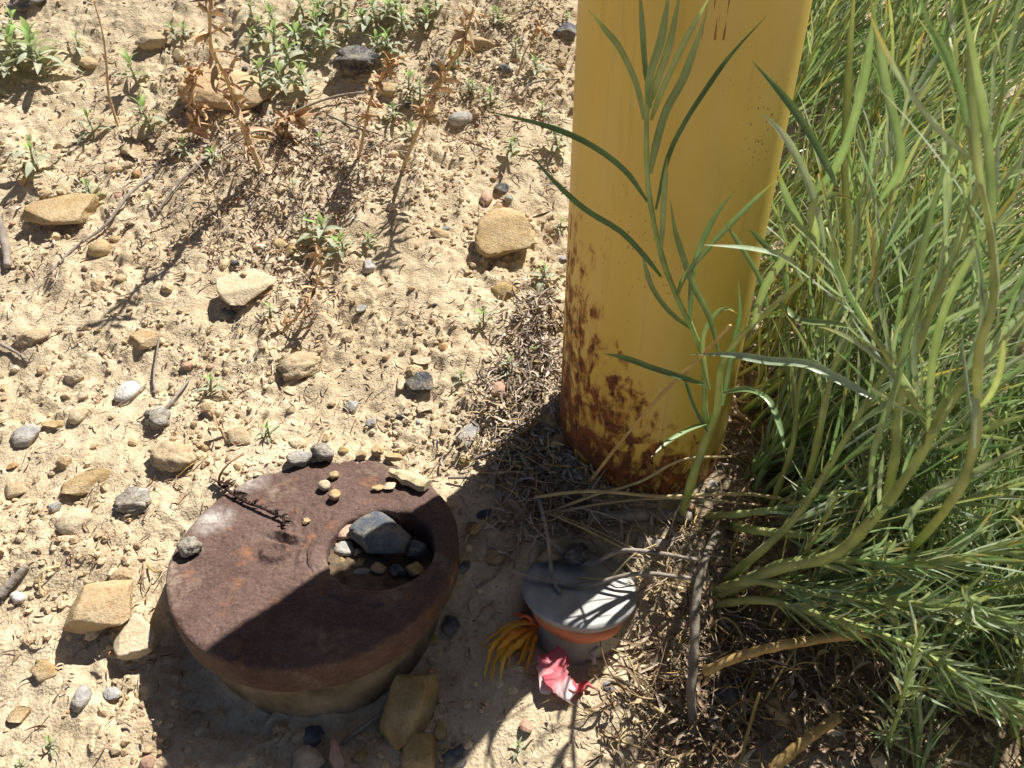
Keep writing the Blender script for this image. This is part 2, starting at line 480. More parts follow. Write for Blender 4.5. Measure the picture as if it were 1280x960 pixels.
M['fuzzystem'] = simple('grey_green_stalk', (.20, .20, .10), (.34, .32, .20), 200, .85)

def ribbon_material(name, stops, rough=.45, trans=.3, scale=60):
    m = Mat(name, rough, .45)
    at_ = m.attr(); v = m.sep(at_)
    c = m.ramp(m.math('ADD', v[0], m.math('MULTIPLY', m.math('SUBTRACT', m.noise(scale, 4, .6), .5), .35)), stops)
    m.done(c, m.bump(m.noise(140, 3, .5), .0006, .6))
    tr = m.N.new('ShaderNodeBsdfTranslucent'); m.lk(c, tr.inputs[0])
    mx = m.N.new('ShaderNodeMixShader'); mx.inputs[0].default_value = trans
    m.lk(m.b.outputs[0], mx.inputs[1]); m.lk(tr.outputs[0], mx.inputs[2])
    m.lk(mx.outputs[0], m.N['Material Output'].inputs[0])
    return m.m
M['ribbon_orange'] = ribbon_material('faded_orange_flagging', [(0, (.80, .13, .04)), (.25, (.85, .27, .03)), (.55, (.86, .47, .04)), (1, (.86, .60, .10))])
M['ribbon_pink'] = ribbon_material('faded_pink_flagging', [(.0, (.72, .07, .12)), (.55, (.80, .22, .25)), (.72, (.82, .62, .61)), (1, (.84, .78, .75))])
M['ribbon_band'] = ribbon_material('orange_band', [(0, (.78, .20, .07)), (1, (.76, .30, .15))], .5, .05)
M['ribbon_white'] = ribbon_material('bleached_flagging', [(0, (.72, .45, .36)), (.3, (.74, .70, .64)), (1, (.78, .75, .70))])

# ------------------------------------------------------------------ the ground: one sheet, fine where the lens looks
def axis(lo, hi, step, far):
    mid = list(np.arange(lo, hi + step / 2, step)); a = []; s = step; v = hi
    while v < far: s *= 1.22; v += s; a.append(v)
    b = []; s = step; v = lo
    while v > -far: s *= 1.22; v -= s; b.append(v)
    return np.array(b[::-1] + mid + a)
gx = axis(-.66, .66, .0017, 60); gy = axis(.16, 1.04, .0017, 60)
GX, GY = np.meshgrid(gx, gy)
GZ = ground_h(GX, GY)
nx, ny = len(gx), len(gy)
I = np.arange(nx * ny).reshape(ny, nx)
Fq = np.stack([I[:-1, :-1], I[:-1, 1:], I[1:, 1:], I[1:, :-1]], -1).reshape(-1, 4)
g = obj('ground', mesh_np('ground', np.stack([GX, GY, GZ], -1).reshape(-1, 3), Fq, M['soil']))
tag(g, 'dry crumbly tan soil on a slope', 'ground', kind='structure')

# ------------------------------------------------------------------ stones
def ico(n):
    import bmesh
    bm = bmesh.new(); bmesh.ops.create_icosphere(bm, subdivisions=n, radius=1.0)
    V = np.array([v.co[:] for v in bm.verts]); F = np.array([[v.index for v in f.verts] for f in bm.faces]); bm.free()
    return V, F
ICO = {n: ico(n) for n in (1, 2, 3, 4)}
def n3(V, f, s):
    return (perlin(V[:, 0] * f + 3.1 * s, V[:, 1] * f + V[:, 2] * f * .7, s) + perlin(V[:, 1] * f - 1.7 * s, V[:, 2] * f + V[:, 0] * f * .6, s + 3)) * .5
def stone_verts(seed, level=3, cuts=9, dmin=.5, dmax=.85, rough=.05, top=None):
    r = np.random.default_rng(seed); V, F = ICO[level]; V = V.copy()
    for i in range(cuts):
        n = unit(r.normal(size=3))
        if top is not None and i == 0: n = unit(np.array([r.normal() * .15, r.normal() * .15, 1])); d = top
        else: d = r.uniform(dmin, dmax)
        V -= n * np.maximum(0, V @ n - d)[:, None]
    V = V * (1 + rough * n3(V, 1.6, seed % 97) + rough * .7 * n3(V, 4.5, seed % 89) + rough * .35 * n3(V, 11, seed % 83) + rough * .22 * n3(V, 23, seed % 79))[:, None]
    V -= (V.max(0) + V.min(0)) / 2
    return V / (V.max(0) - V.min(0)) , F          # unit box
TILT = Matrix.Rotation(math.atan(.34), 4, 'X')
NSTONE = [100]
def stone(name, label, px, py, w, h, kind, cat='stone', shape='angular', flat=.55, rot=None, sink=.36, on='ground', group=None, seed=None, dz=0, tilt=None):
    NSTONE[0] += 1; seed = seed or NSTONE[0]
    rr = np.random.default_rng(seed)
    if on == 'ground': p = onground(px, py + h * .10); surf = p[2]
    else:
        p = onz(px, py + h * .10, on); surf = on; sink = min(sink, .06)
    k = depth_of(p) / FPX
    sx = w * k; sy = h * k * (1.0 if flat > .5 else 1.12); sz = flat * (sx + sy) / 2
    prm = {'angular': dict(cuts=10, dmin=.42, dmax=.78, rough=.09), 'round': dict(cuts=5, dmin=.72, dmax=.95, rough=.07),
           'slab': dict(cuts=11, dmin=.42, dmax=.72, rough=.07, top=.28), 'lumpy': dict(cuts=4, dmin=.6, dmax=.9, rough=.30),
           'block': dict(cuts=12, dmin=.46, dmax=.64, rough=.07, top=.5)}[shape]
    V, F = stone_verts(seed, 4 if max(w, h) > 40 else 3, **prm)
    a = rr.uniform(-.5, .5) if rot is None else rot
    c, s = math.cos(a), math.sin(a)
    V = V * (sx, sy, sz); V = V @ np.array([[c, s, 0], [-s, c, 0], [0, 0, 1]])
    ext = V.max(0) - V.min(0); V = V * (sx / ext[0], sy / ext[1], 1)
    if on == 'ground' and tilt is None: R = np.array(TILT.to_3x3()); V = V @ R.T
    if tilt is not None: R = np.array(Matrix.Rotation(tilt[0], 3, 'X') @ Matrix.Rotation(tilt[1], 3, 'Y')); V = V @ R.T
    zc = -V[:, 2].min() - sink * sz
    o = obj(name, mesh_np(name, V, F, M[kind]), loc=(p[0], p[1], surf + zc + dz))
    tag(o, label, cat, group)
    return o

# ------------------------------------------------------------------ yellow pole
pz = gz(POLE[0], POLE[1] - POLE_R)
pole = thing('bollard_pole', 'thick yellow painted steel pole, rusting at its foot, standing behind the small cap', 'pole', (POLE[0], POLE[1], 0))
V, F = lathe([(POLE_R, -.12), (POLE_R, 0), (POLE_R, .15), (POLE_R, .3), (POLE_R, 1.05)], 128, cap=False)
obj('tube', mesh_np('tube', V, F, M['pole']), pole)
V, F = lathe([(POLE_R + .0015, 1.035), (POLE_R + .0015, 1.052), (POLE_R * .9, 1.068), (POLE_R * .6, 1.080), (POLE_R * .2, 1.086)], 64)
obj('end_cap', mesh_np('end_cap', V, F, M['pole']), pole)

# ------------------------------------------------------------------ rusty iron cap with the off-centre hole
HOLE = onz(476, 685, DISC_Z)[:2] - DISC_C
HR = .0325
disc = thing('iron_casing_cap', 'large round rusty iron cap with an off-centre hole, crossed by the pole shadow', 'casing cap', (DISC_C[0], DISC_C[1], DISC_Z))
nr, na = 96, 288
rr_ = np.concatenate([np.linspace(0, DISC_R - .0035, nr - 14), DISC_R - .0035 + .0035 * np.sin(np.linspace(0, math.pi / 2, 15)[1:])])
aa = np.linspace(0, 2 * math.pi, na, endpoint=False)
A, R_ = np.meshgrid(aa, rr_)
wob = 1 + .006 * perlin(np.cos(A) * 2.2 + 5, np.sin(A) * 2.2, 71) * sstep(.5, 1, R_ / DISC_R)
Xd = R_ * np.cos(A) * wob; Yd = R_ * np.sin(A) * wob
Zd = -.0035 * (1 - np.sqrt(np.maximum(0, 1 - np.clip((R_ - (DISC_R - .0035)) / .0035, 0, 1) ** 2)))
Zd = Zd + .0008 * fbm(Xd * 40, Yd * 40, 3, 72) + .00045 * fbm(Xd * 220, Yd * 220, 3, 75)
hd = np.hypot(Xd - HOLE[0], Yd - HOLE[1])
Zd = Zd - .030 * sstep(.0400, .0355, hd)
def local(px, py):
    w = onz(px, py, DISC_Z); return w[0] - DISC_C[0], w[1] - DISC_C[1]
def gbump(px, py, sx, sy, h, rot=0, ring=False):
    global Zd
    x, y = local(px, py); dx = Xd - x; dy = Yd - y; c, s = math.cos(rot), math.sin(rot)
    ex = (dx * c + dy * s) / sx; ey = (-dx * s + dy * c) / sy; q = ex * ex + ey * ey
    if ring: Zd = Zd + h * np.exp(-((np.sqrt(q) - 1) / .35) ** 2)
    else: Zd = Zd + h * np.exp(-q)
gbump(345, 690, .0075, .0062, .0024, ring=True); gbump(345, 690, .0115, .0098, -.0012, ring=True)
gbump(356, 668, .009, .0018, .0030, -.35); gbump(352, 675, .010, .0016, -.0026, -.35)
for (px, py) in ((372, 640), (370, 652), (371, 664), (374, 676), (377, 690), (376, 701)):
    gbump(px + random.uniform(-2, 2), py, .0020, .0036, .0020); gbump(px + 5, py, .0013, .0028, -.0020)
for _ in range(70):
    gbump(random.uniform(225, 545), random.uniform(590, 820), random.uniform(.0015, .005), random.uniform(.0012, .003), random.uniform(-.0008, .0006), random.uniform(0, 3))
V = np.stack([Xd, Yd, Zd], -1).reshape(-1, 3)
F = [(i * na + j, i * na + (j + 1) % na, (i + 1) * na + (j + 1) % na, (i + 1) * na + j) for i in range(len(rr_) - 1) for j in range(na)]
F = [f[::-1] for f in F]
F = [f[::-1] for f in F]
nv = len(V)
side = [(DISC_R, -.012), (DISC_R - .0006, -.019), (DISC_R - .003, -.024), (DISC_R - .009, -.026)]
ring = []
for k_, (r, z) in enumerate(side):
    wv = 1 + .006 * perlin(np.cos(aa) * 2.2 + 5, np.sin(aa) * 2.2, 71) + .006 * perlin(np.cos(aa) * 9, np.sin(aa) * 9 + k_ * .7, 77)
    ring.append(np.stack([r * np.cos(aa) * wv, r * np.sin(aa) * wv, np.full(na, z)], -1))
V = np.vstack([V] + ring)
b0 = (len(rr_) - 1) * na
for i in range(len(side)):
    s0 = b0 if i == 0 else nv + (i - 1) * na; s1 = nv + i * na
    F += [(s0 + j, s0 + (j + 1) % na, s1 + (j + 1) % na, s1 + j) for j in range(na)]
obj('lid', mesh_np('lid', V, F, M['rust']), disc)
prof = [(.0446, -.004), (.0441, .0002), (.0434, .0007), (.0415, .0010), (.0385, .0009), (.0350, .0006), (.0336, .0000), (.0330, -.0014), (.0327, -.008), (.0325, -.030)]
V, F = lathe(prof, 160, cap=False)
for i in range(len(V)):
    a = math.atan2(V[i][1], V[i][0]); q = float(perlin(np.array([math.cos(a) * 4]), np.array([math.sin(a) * 4 + V[i][2] * 60]), 80)[0])
    V[i][:2] *= 1 + .040 * q; V[i][2] += .0008 * q - .0012 * max(0, math.cos(a))
obj('collar', mesh_np('collar', V + np.array([HOLE[0], HOLE[1], 0]), [f[::-1] for f in F], M['rust']), disc)
V, F = lathe([(DISC_R * .90, -.02), (DISC_R * .90, -.04), (DISC_R * .885, -.062), (DISC_R * .90, -.10)], 96, cap=False)
V[:, :2] *= (1 + .012 * perlin(V[:, 0] * 60, V[:, 1] * 60 + V[:, 2] * 50, 81))[:, None]
obj('casing', mesh_np('casing', V, F, M['concrete']), disc)
HZ = DISC_Z - .0135        # level of the loose soil in the hole
nh = 44
q = np.linspace(-HR, HR, nh); hx, hy = np.meshgrid(q, q); ok = np.hypot(hx, hy) < HR * 1.02
wxh = hx + DISC_C[0] + HOLE[0]; wyh = hy + DISC_C[1] + HOLE[1]
hz = HZ + .0016 * fbm(wxh * 90, wyh * 90, 3, 30) + bumps(wxh, wyh, .006, .7, .001, .003, 31) - .06 * hy - .20 * hx
idx = -np.ones(nh * nh, int); sel = np.where(ok.ravel())[0]; idx[sel] = np.arange(len(sel))
Vh = np.stack([wxh, wyh, hz], -1).reshape(-1, 3)[sel]; Fh = []
for i in range(nh - 1):
    for j in range(nh - 1):
        f = [idx[i * nh + j], idx[i * nh + j + 1], idx[(i + 1) * nh + j + 1], idx[(i + 1) * nh + j]]
        if min(f) >= 0: Fh.append(tuple(f))
M['hole_shade'] = simple('shade_darkened_dirt', (.055, .035, .022), (.19, .135, .085), 120, .95, .0016)  # the shade inside the hole is put into this dirt's colour
tag(obj('loose_soil', mesh_np('loose_soil', Vh, Fh, M['hole_shade'])), 'loose dirt, coloured dark for shade, filling the hole of the rusty cap', 'soil', kind='stuff')

# ------------------------------------------------------------------ small metal cap on a pipe, with flagging
small = thing('marker_cap', 'small flat grey metal cap on a short pipe with orange band, before the yellow pole', 'marker cap', (CAP_C[0], CAP_C[1], CAP_Z - .001))
small.rotation_euler = (math.radians(-9), math.radians(2), 0)
prof = [(.0290, -.0098), (.0312, -.0084), (.0340, -.0066), (CAP_R - .0004, -.0042), (CAP_R, -.0026), (CAP_R - .0005, -.0010), (CAP_R - .0022, .0002), (.0315, .0007), (.022, .0010), (.012, .0012), (.004, .0012)]
V, F = lathe(prof, 128)
V[:, 2] += .0003 * perlin(V[:, 0] * 120, V[:, 1] * 120, 83)
obj('disc_plate', mesh_np('disc_plate', V, F, M['alu']), small)
V, F = lathe([(.0285, -.07), (.0285, -.03), (.0285, -.012), (.0285, -.0078)], 64, cap=False)
obj('pipe', mesh_np('pipe', V, F, M['pipe']), small)
prof = [(.0290, -.0182), (.0298, -.0176), (.0303, -.0145), (.0300, -.0112), (.0291, -.0104)]
V, F = lathe(prof, 72, cap=False)
for v in V:
    a = math.atan2(v[1], v[0]); v[2] += .0012 * math.sin(a * 2 + .6) ; v[:2] *= 1 + .012 * math.sin(a * 7 + v[2] * 300)
obj('band', mesh_np('band', V, F, M['ribbon_band'], col=np.tile((.5, .5, .5), (len(V), 1))), small)

def strip(P, W, hint, root, mat, c0=0., c1=1., fold=.2, twist=0, n=14, rag=0.0, rng=random.Random(5)):
    C = curve(P, n); Wn = np.interp(np.linspace(0, 1, n), np.linspace(0, 1, len(W)), W)
    Wn = Wn * np.array([1 + rag * rng.uniform(-1, 1) for _ in range(n)])
    V, F = ribbon(C, Wn, hint, fold, twist)
    V = V + .0009 * np.stack([n3(V * 260, 1, 3), n3(V * 260 + 5, 1, 7), 1.6 * n3(V * 260 + 9, 1, 5)], 1)
    T = np.repeat(np.linspace(c0, c1, n), 3); U = unit(np.cross(np.gradient(C, axis=0), np.cross(np.gradient(C, axis=0), np.asarray(hint, float))))
    me = mesh_np('strip', V - np.asarray(root), F, mat, True, np.stack([T] * 3, 1))
    o = obj('strip', me); s = o.modifiers.new('thickness', 'SOLIDIFY'); s.thickness = .0003
    return o
def gp(px, py, lift):
    p = onground(px, py); return p + np.array([0, 0, lift])
root = gp(671, 778, .012)
orange = thing('flagging_ribbon', 'torn orange and yellow flagging ribbon fanned out left of the small cap', 'ribbon', root)
up_ = np.array([0, -.35, 1.0])
for P, W, c0, c1, tw in (
        ([root, gp(655, 778, .012), gp(634, 786, .008), gp(604, 806, .003)], (.004, .0045, .005, .0015), .05, .85, .6),
        ([root, gp(652, 789, .011), gp(632, 806, .009), gp(618, 822, .005), gp(609, 853, .002)], (.004, .006, .0075, .007, .001), .05, .95, .35),
        ([root, gp(656, 791, .010), gp(639, 810, .008), gp(625, 830, .005), gp(620, 853, .002)], (.004, .006, .0075, .005, .001), .0, .9, -.3),
        ([root, gp(660, 791, .012), gp(647, 806, .009), gp(635, 818, .006), gp(629, 833, .002)], (.003, .005, .006, .005, .0015), .15, 1.0, .5),
        ([root, gp(665, 793, .010), gp(660, 813, .007), gp(652, 836, .002)], (.003, .0045, .005, .0035), .1, .75, .7),
        ([root, gp(667, 794, .009), gp(656, 806, .006), gp(648, 822, .002)], (.002, .003, .0035, .001), .2, .9, -.5),
        ([root + (0.004, 0, 0), gp(666, 777, .013), gp(655, 772, .012), gp(643, 770, .008)], (.003, .004, .004, .001), .0, .2, .2)):
    for sg in (-1, 1):
        tq = np.linspace(0, 1, len(P)); sd_ = np.array([.8, -.6, 0]) * sg
        P2 = [p_ + sd_ * (.0006 + .0022 * t_) * random.uniform(.6, 1.3) + np.array([0, 0, random.uniform(-.0012, .0012)]) for p_, t_ in zip(P, tq)]
        strip(P2, [w_ * .52 for w_ in W], up_, root, M['ribbon_orange'], c0, min(1, c1 + random.uniform(-.15, .1)), .15, tw + random.uniform(-.8, .8), 18, .30).parent = orange
root = gp(690, 850, .004)
pink = thing('flagging_scrap', 'crumpled pink and white scrap of flagging lying below the small cap', 'ribbon', root)
for P, W, c0, c1, tw in (
        ([gp(684, 824, .016), gp(688, 834, .014), gp(683, 850, .008), gp(680, 876, .003)], (.015, .017, .012, .005), .05, .90, .3),
        ([gp(702, 822, .015), gp(697, 836, .013), gp(690, 848, .008)], (.009, .013, .009), .10, .55, -.4),
        ([gp(689, 852, .009), gp(694, 862, .009), gp(703, 872, .006), gp(714, 880, .003)], (.010, .014, .012, .008), .25, .95, .3),
        ([gp(692, 853, .008), gp(706, 861, .007), gp(722, 866, .004), gp(733, 858, .006), gp(741, 861, .003)], (.006, .006, .006, .006, .002), .05, .5, 1.3)):
    strip(P, W, up_, root, M['ribbon_pink'], c0, c1, .45, tw, 16, .16).parent = pink
root = gp(744, 797, .010)
white = thing('flagging_tatter', 'bleached frayed tatter of flagging at the right of the orange band', 'ribbon', root)
for P, W, tw in (([gp(741, 795, .014), gp(752, 791, .014), gp(763, 789, .012), gp(775, 787, .007)], (.004, .007, .006, .007), .8),
                 ([gp(742, 795, .013), gp(745, 803, .010), gp(742, 812, .007), gp(744, 822, .003)], (.005, .006, .005, .002), -.9),
                 ([gp(745, 796, .013), gp(757, 797, .010), gp(765, 800, .006)], (.003, .005, .004), .6)):
    strip(P, W, up_, root, M['ribbon_white'], 0, 1, .5, tw, 12, .2).parent = white

# ------------------------------------------------------------------ every stone one can point at
G1, G2, G3, G4 = 'stones on the open soil', 'stones on the rusty cap', 'stones in the hole of the rusty cap', 'stones in the pole shadow'
S = stone
S('rock_slab', 'flat pale tan slab with sharp corners near the left edge, above the grey twig', 76, 270, 86, 50, 'tan', 'rock', 'slab', .34, .15, .1, group=G1, seed=311)
S('rock', 'biggest tan block of rock, close left of the yellow pole', 633, 301, 74, 76, 'tan', 'rock', 'angular', .42, -.5, .15, group=G1, seed=312)
S('stone', 'rounded tan stone directly below the big block by the pole', 632, 361, 36, 29, 'ochre', 'stone', 'round', .7, group=G1)
S('rock_slab', 'pale cream six-sided flat slab left of centre', 312, 366, 72, 56, 'cream', 'rock', 'slab', .25, .4, .15, group=G1, seed=318)
S('chip_stone', 'tiny tan chip lying on top of the cream six-sided slab', 308, 361, 10, 8, 'orange', 'stone', 'angular', .6, group=G1, dz=.010)
S('pebble', 'dark grey pebble at the lower left corner of the cream six-sided slab', 285, 393, 23, 18, 'slate', 'pebble', 'angular', .7, group=G1)
S('pebble', 'white oval pebble, the brightest one, in the soil at left', 158, 483, 30, 34, 'white', 'pebble', 'round', .6, -.6, group=G1)
S('pebble', 'half white half tan pebble to the lower left of the white oval pebble', 98, 512, 23, 32, 'cream', 'pebble', 'round', .6, -.3, group=G1)
S('stone', 'small flat tan stone left of the half white pebble', 64, 524, 28, 14, 'tan', 'stone', 'slab', .5, group=G1)
S('stone', 'lumpy blue grey stone at the left edge under the small flat tan stone', 32, 540, 36, 30, 'grey', 'stone', 'lumpy', .5, group=G1)
S('stone', 'rough grey and white crusted stone right below the white oval pebble', 198, 523, 34, 30, 'crust', 'stone', 'lumpy', .7, group=G1)
S('stone', 'small orange brown stone left of the biggest tan block', 550, 298, 24, 15, 'orange', 'stone', 'angular', .6, group=G1)
S('pebble', 'lone blue grey angular pebble in the bare soil above the rusty cap', 440, 505, 18, 20, 'grey', 'pebble', 'angular', .7, group=G1)
S('stone', 'hollow stone with a dark underside and pale rim, centre of the bare soil', 522, 480, 42, 28, 'black', 'stone', 'angular', .5, group=G1, sink=.3)
S('stone', 'pale rim piece leaning on the left of the dark hollow stone', 502, 482, 12, 20, 'cream', 'stone', 'slab', .5, group=G1)
S('stone_flake', 'thin cream flake lying above the dark hollow stone', 526, 452, 26, 16, 'cream', 'stone', 'slab', .25, -.5, .1, group=G1)
S('stone_flake', 'blue grey flake standing at the edge of the pole shadow', 585, 541, 30, 38, 'grey', 'stone', 'slab', .3, -.4, .15, group=G1)
S('stone', 'pink stone beside the dry litter left of the pole foot', 622, 490, 22, 22, 'pink', 'stone', 'angular', .6, group=G1)
S('stone', 'thin tan sliver of stone below the dark hollow stone', 533, 509, 26, 12, 'cream', 'stone', 'slab', .4, .6, group=G1)
S('pebble', 'grey blue pebble right above the lone angular pebble, below the litter patch', 453, 391, 15, 12, 'grey', 'pebble', 'angular', .6, group=G1)
S('stone', 'upright pale grey flake below the seedling pair in the middle', 461, 336, 18, 24, 'grey', 'stone', 'angular', .6, group=G1)
S('clod', 'tan half-buried clod below the cream six-sided slab', 374, 452, 54, 40, 'silt', 'clod', 'lumpy', .5, sink=.35, group=G1)
S('rock', 'flat orange tan stone half buried above the white oval pebble', 182, 424, 44, 30, 'orange', 'rock', 'slab', .35, sink=.35, group=G1)
S('stone', 'tan pebble beside the grey twig, right of the flat slab', 124, 309, 28, 29, 'tan', 'stone', 'round', .7, group=G1)
S('pebble', 'little tan pebble touching the stone beside the grey twig', 144, 298, 13, 13, 'tan', 'pebble', 'round', .8, group=G1)
S('stone', 'left of three small tan stones in the brown litter patch', 351, 301, 26, 18, 'tan', 'stone', 'angular', .6, group=G1)
S('stone', 'middle one of three small tan stones in the brown litter patch', 363, 313, 16, 20, 'ochre', 'stone', 'angular', .6, group=G1)
S('stone', 'right and smallest of three tan stones in the brown litter patch', 382, 315, 14, 12, 'tan', 'stone', 'round', .7, group=G1)
S('pebble', 'upright pinkish pebble left of the shiny black one', 608, 243, 16, 24, 'pink', 'pebble', 'round', .8, group=G1)
S('pebble', 'shiny black pebble left of the pole', 627, 231, 19, 15, 'black', 'pebble', 'angular', .7, group=G1)
S('pebble', 'small ochre pebble just below the shiny black one', 623, 252, 14, 15, 'tan', 'pebble', 'angular', .8, group=G1)
S('pebble', 'small grey pebble right below the shiny black one', 636, 245, 11, 11, 'grey', 'pebble', 'round', .8, group=G1)
S('stone', 'smooth grey stone among the dry stalks, upper middle', 576, 147, 32, 24, 'grey', 'stone', 'round', .6, group=G1)
S('cinder', 'large black and grey cinder lump among the seedlings at the top', 447, 88, 60, 44, 'black', 'rock', 'lumpy', .6, .1, .15, group=G1)
S('cinder', 'small dark lump between the dry stalks right of the big cinder', 549, 84, 22, 18, 'black', 'rock', 'lumpy', .7, group=G1)
S('cinder', 'dark lump near the upper left of the yellow pole', 632, 94, 22, 16, 'slate', 'rock', 'lumpy', .7, group=G1)
S('cinder', 'dark lump against the upper left side of the pole', 706, 42, 30, 26, 'slate', 'rock', 'lumpy', .7, group=G1)
S('rock', 'dark grey lump at the very top left corner', 36, 4, 46, 34, 'slate', 'rock', 'lumpy', .6, group=G1)
S('rock_slab', 'large flat orange tan slab behind the tall dead weed', 285, 112, 112, 74, 'orange', 'rock', 'slab', .3, .2, .3, group=G1, seed=377)
S('rock', 'tan stone with a dark lower face beside the dead weed stems, upper middle', 484, 112, 30, 26, 'tan', 'rock', 'angular', .6, group=G1)
S('stone', 'tan stone in the brown debris left of the dry stalks', 374, 150, 26, 24, 'tan', 'stone', 'angular', .6, group=G1)
S('rock', 'tan block with shade on its face right of the top left seedlings', 112, 78, 22, 20, 'tan', 'rock', 'block', .7, group=G1)
S('rock', 'tan stone at the top beside the pole, among grey debris', 605, 55, 30, 24, 'orange', 'rock', 'angular', .6, group=G1)
S('rock', 'half-buried tan clod under the leaves left of the twig top', 165, 182, 34, 26, 'silt', 'clod', 'angular', .6, sink=.3, group=G1)
S('rock', 'rough grey speckled stone left of the rusty cap', 172, 636, 46, 40, 'crust', 'rock', 'lumpy', .65, group=G1)
S('rock', 'smooth tan stone with a grey patch, left of the speckled stone', 99, 661, 44, 38, 'cream', 'rock', 'round', .55, group=G1)
S('rock', 'flat half-buried tan stone above the smooth one at left', 114, 606, 62, 32, 'tan', 'rock', 'slab', .4, sink=.3, group=G1)
S('rock', 'sharp orange tan wedge of rock left of the rusty cap', 131, 774, 84, 66, 'orange', 'rock', 'block', .62, .5, .1, group=G1, seed=402)
S('rock', 'pale slab tucked behind the orange wedge, touching the cap shadow', 174, 799, 50, 50, 'cream', 'rock', 'slab', .45, .3, .2, group=G1)
S('pebble', 'small white pebble at the left edge', 24, 748, 21, 16, 'white', 'pebble', 'round', .6, group=G1)
S('stone', 'upright grey stone below the orange wedge', 105, 876, 24, 34, 'grey', 'stone', 'lumpy', .7, group=G1)
S('stone', 'flat tan stone at lower left beside the grey one', 58, 838, 36, 26, 'tan', 'stone', 'slab', .5, group=G1)
S('stone', 'small tan stone near the lower left corner', 25, 893, 30, 18, 'orange', 'stone', 'slab', .5, group=G1)
S('stone', 'grey flake beside the soil crack at far left', 70, 640, 18, 14, 'grey', 'stone', 'angular', .6, group=G1)
S('stone', 'tan stone above the far left crack', 18, 610, 34, 22, 'silt', 'stone', 'angular', .5, group=G1)
S('stone', 'broad tan clod above the left rim of the rusty cap', 220, 582, 62, 40, 'silt', 'clod', 'lumpy', .5, sink=.35, group=G1)
S('stone', 'tan clod between crusted stone and rusty cap', 300, 548, 36, 26, 'silt', 'clod', 'lumpy', .5, sink=.3, group=G1)
S('clod', 'low tan clod at the top beside the left seedlings', 190, 55, 40, 26, 'silt', 'clod', 'lumpy', .5, sink=.3, group=G1)
S('clod', 'large tan clod at the far left below the twig', 40, 420, 46, 26, 'silt', 'clod', 'lumpy', .5, sink=.35, group=G1)
# on the cap
ZT = DISC_Z + .0006
S('stone', 'blue grey stone on the back rim of the rusty cap', 376, 575, 34, 25, 'grey', 'stone', 'angular', .6, .7, on=ZT, group=G2)
S('stone', 'white crusted stone with a black underside on the back rim of the cap', 404, 570, 32, 26, 'crust', 'stone', 'lumpy', .8, on=ZT, group=G2)
S('pebble', 'leftmost tan pebble of the row on the back rim of the cap', 430, 566, 14, 13, 'ochre', 'pebble', 'round', .8, on=ZT, group=G2)
S('pebble', 'second tan pebble of the row on the back rim of the cap', 452, 571, 14, 11, 'tan', 'pebble', 'angular', .8, on=ZT, group=G2)
S('pebble', 'third tan pebble of the row on the back rim of the cap', 474, 567, 16, 15, 'tan', 'pebble', 'angular', .8, on=ZT, group=G2)
S('pebble', 'rightmost and longest tan pebble of the row on the back rim', 493, 573, 24, 13, 'tan', 'pebble', 'slab', .5, on=ZT, group=G2)
S('pebble', 'upper one of three round tan pebbles on the rusty cap', 418, 596, 13, 13, 'tan', 'pebble', 'round', .8, on=ZT, group=G2)
S('pebble', 'left one of three round tan pebbles on the rusty cap', 406, 609, 16, 15, 'cream', 'pebble', 'round', .8, on=ZT, group=G2)
S('pebble', 'lower one of three round tan pebbles on the rusty cap', 419, 621, 15, 16, 'tan', 'pebble', 'round', .8, on=ZT, group=G2)
S('stone_flake', 'thin tan flake on the cap left of the wood chip', 472, 611, 15, 10, 'tan', 'stone', 'slab', .4, on=ZT, group=G2)
S('stone_flake', 'pale flake on the cap under the wood chip tip', 487, 609, 17, 12, 'cream', 'stone', 'slab', .4, on=ZT, group=G2)
S('stone_flake', 'small tan flake stuck beside the collar of the rusty cap', 383, 652, 11, 9, 'tan', 'stone', 'slab', .4, on=ZT, group=G2)
S('stone', 'grey white crusted lump alone on the left part of the rusty cap', 240, 686, 32, 30, 'crust', 'stone', 'lumpy', .75, .6, on=ZT, group=G2, seed=455)
# in the hole
S('rock', 'big dark slate block in the hole of the rusty cap', 477, 676, 80, 74, 'slate', 'rock', 'block', .60, .35, on=HZ + .001, group=G3, seed=470)
S('stone', 'pinkish tan stone sunlit in the hole of the rusty cap', 437, 666, 34, 34, 'pink', 'stone', 'angular', .6, .5, on=HZ + .002, group=G3)
S('stone', 'grey stone left of the slate block in the hole', 431, 690, 26, 22, 'grey', 'stone', 'angular', .7, on=HZ + .001, group=G3)
S('stone', 'yellowish chip right below the slate block in the hole', 519, 715, 24, 22, 'ochre', 'stone', 'angular', .6, .4, on=HZ - .001, group=G3)
S('pebble', 'ochre pebble at the lower left corner of the slate block', 449, 706, 16, 16, 'ochre', 'pebble', 'angular', .8, on=HZ, group=G3)
S('pebble', 'small grey pebble at the front of the hole', 452, 718, 22, 11, 'grey', 'pebble', 'round', .7, on=HZ, group=G3)
S('pebble', 'tan pebble in the hole in front of the slate block', 474, 714, 20, 16, 'tan', 'pebble', 'angular', .8, on=HZ, group=G3)
S('pebble', 'small pinkish pebble at the left front of the hole', 436, 713, 10, 9, 'pink', 'pebble', 'round', .8, on=HZ, group=G3)
S('pebble', 'dark pebble at the back of the hole behind the slate block', 460, 645, 16, 9, 'slate', 'pebble', 'angular', .8, on=HZ + .004, group=G3)
S('pebble', 'flat tan chip against the left wall of the hole', 424, 680, 15, 13, 'tan', 'pebble', 'slab', .5, on=HZ + .003, group=G3)
S('pebble', 'pale chip between the grey stone and the slate block', 447, 692, 13, 12, 'cream', 'pebble', 'angular', .7, on=HZ + .002, group=G3)
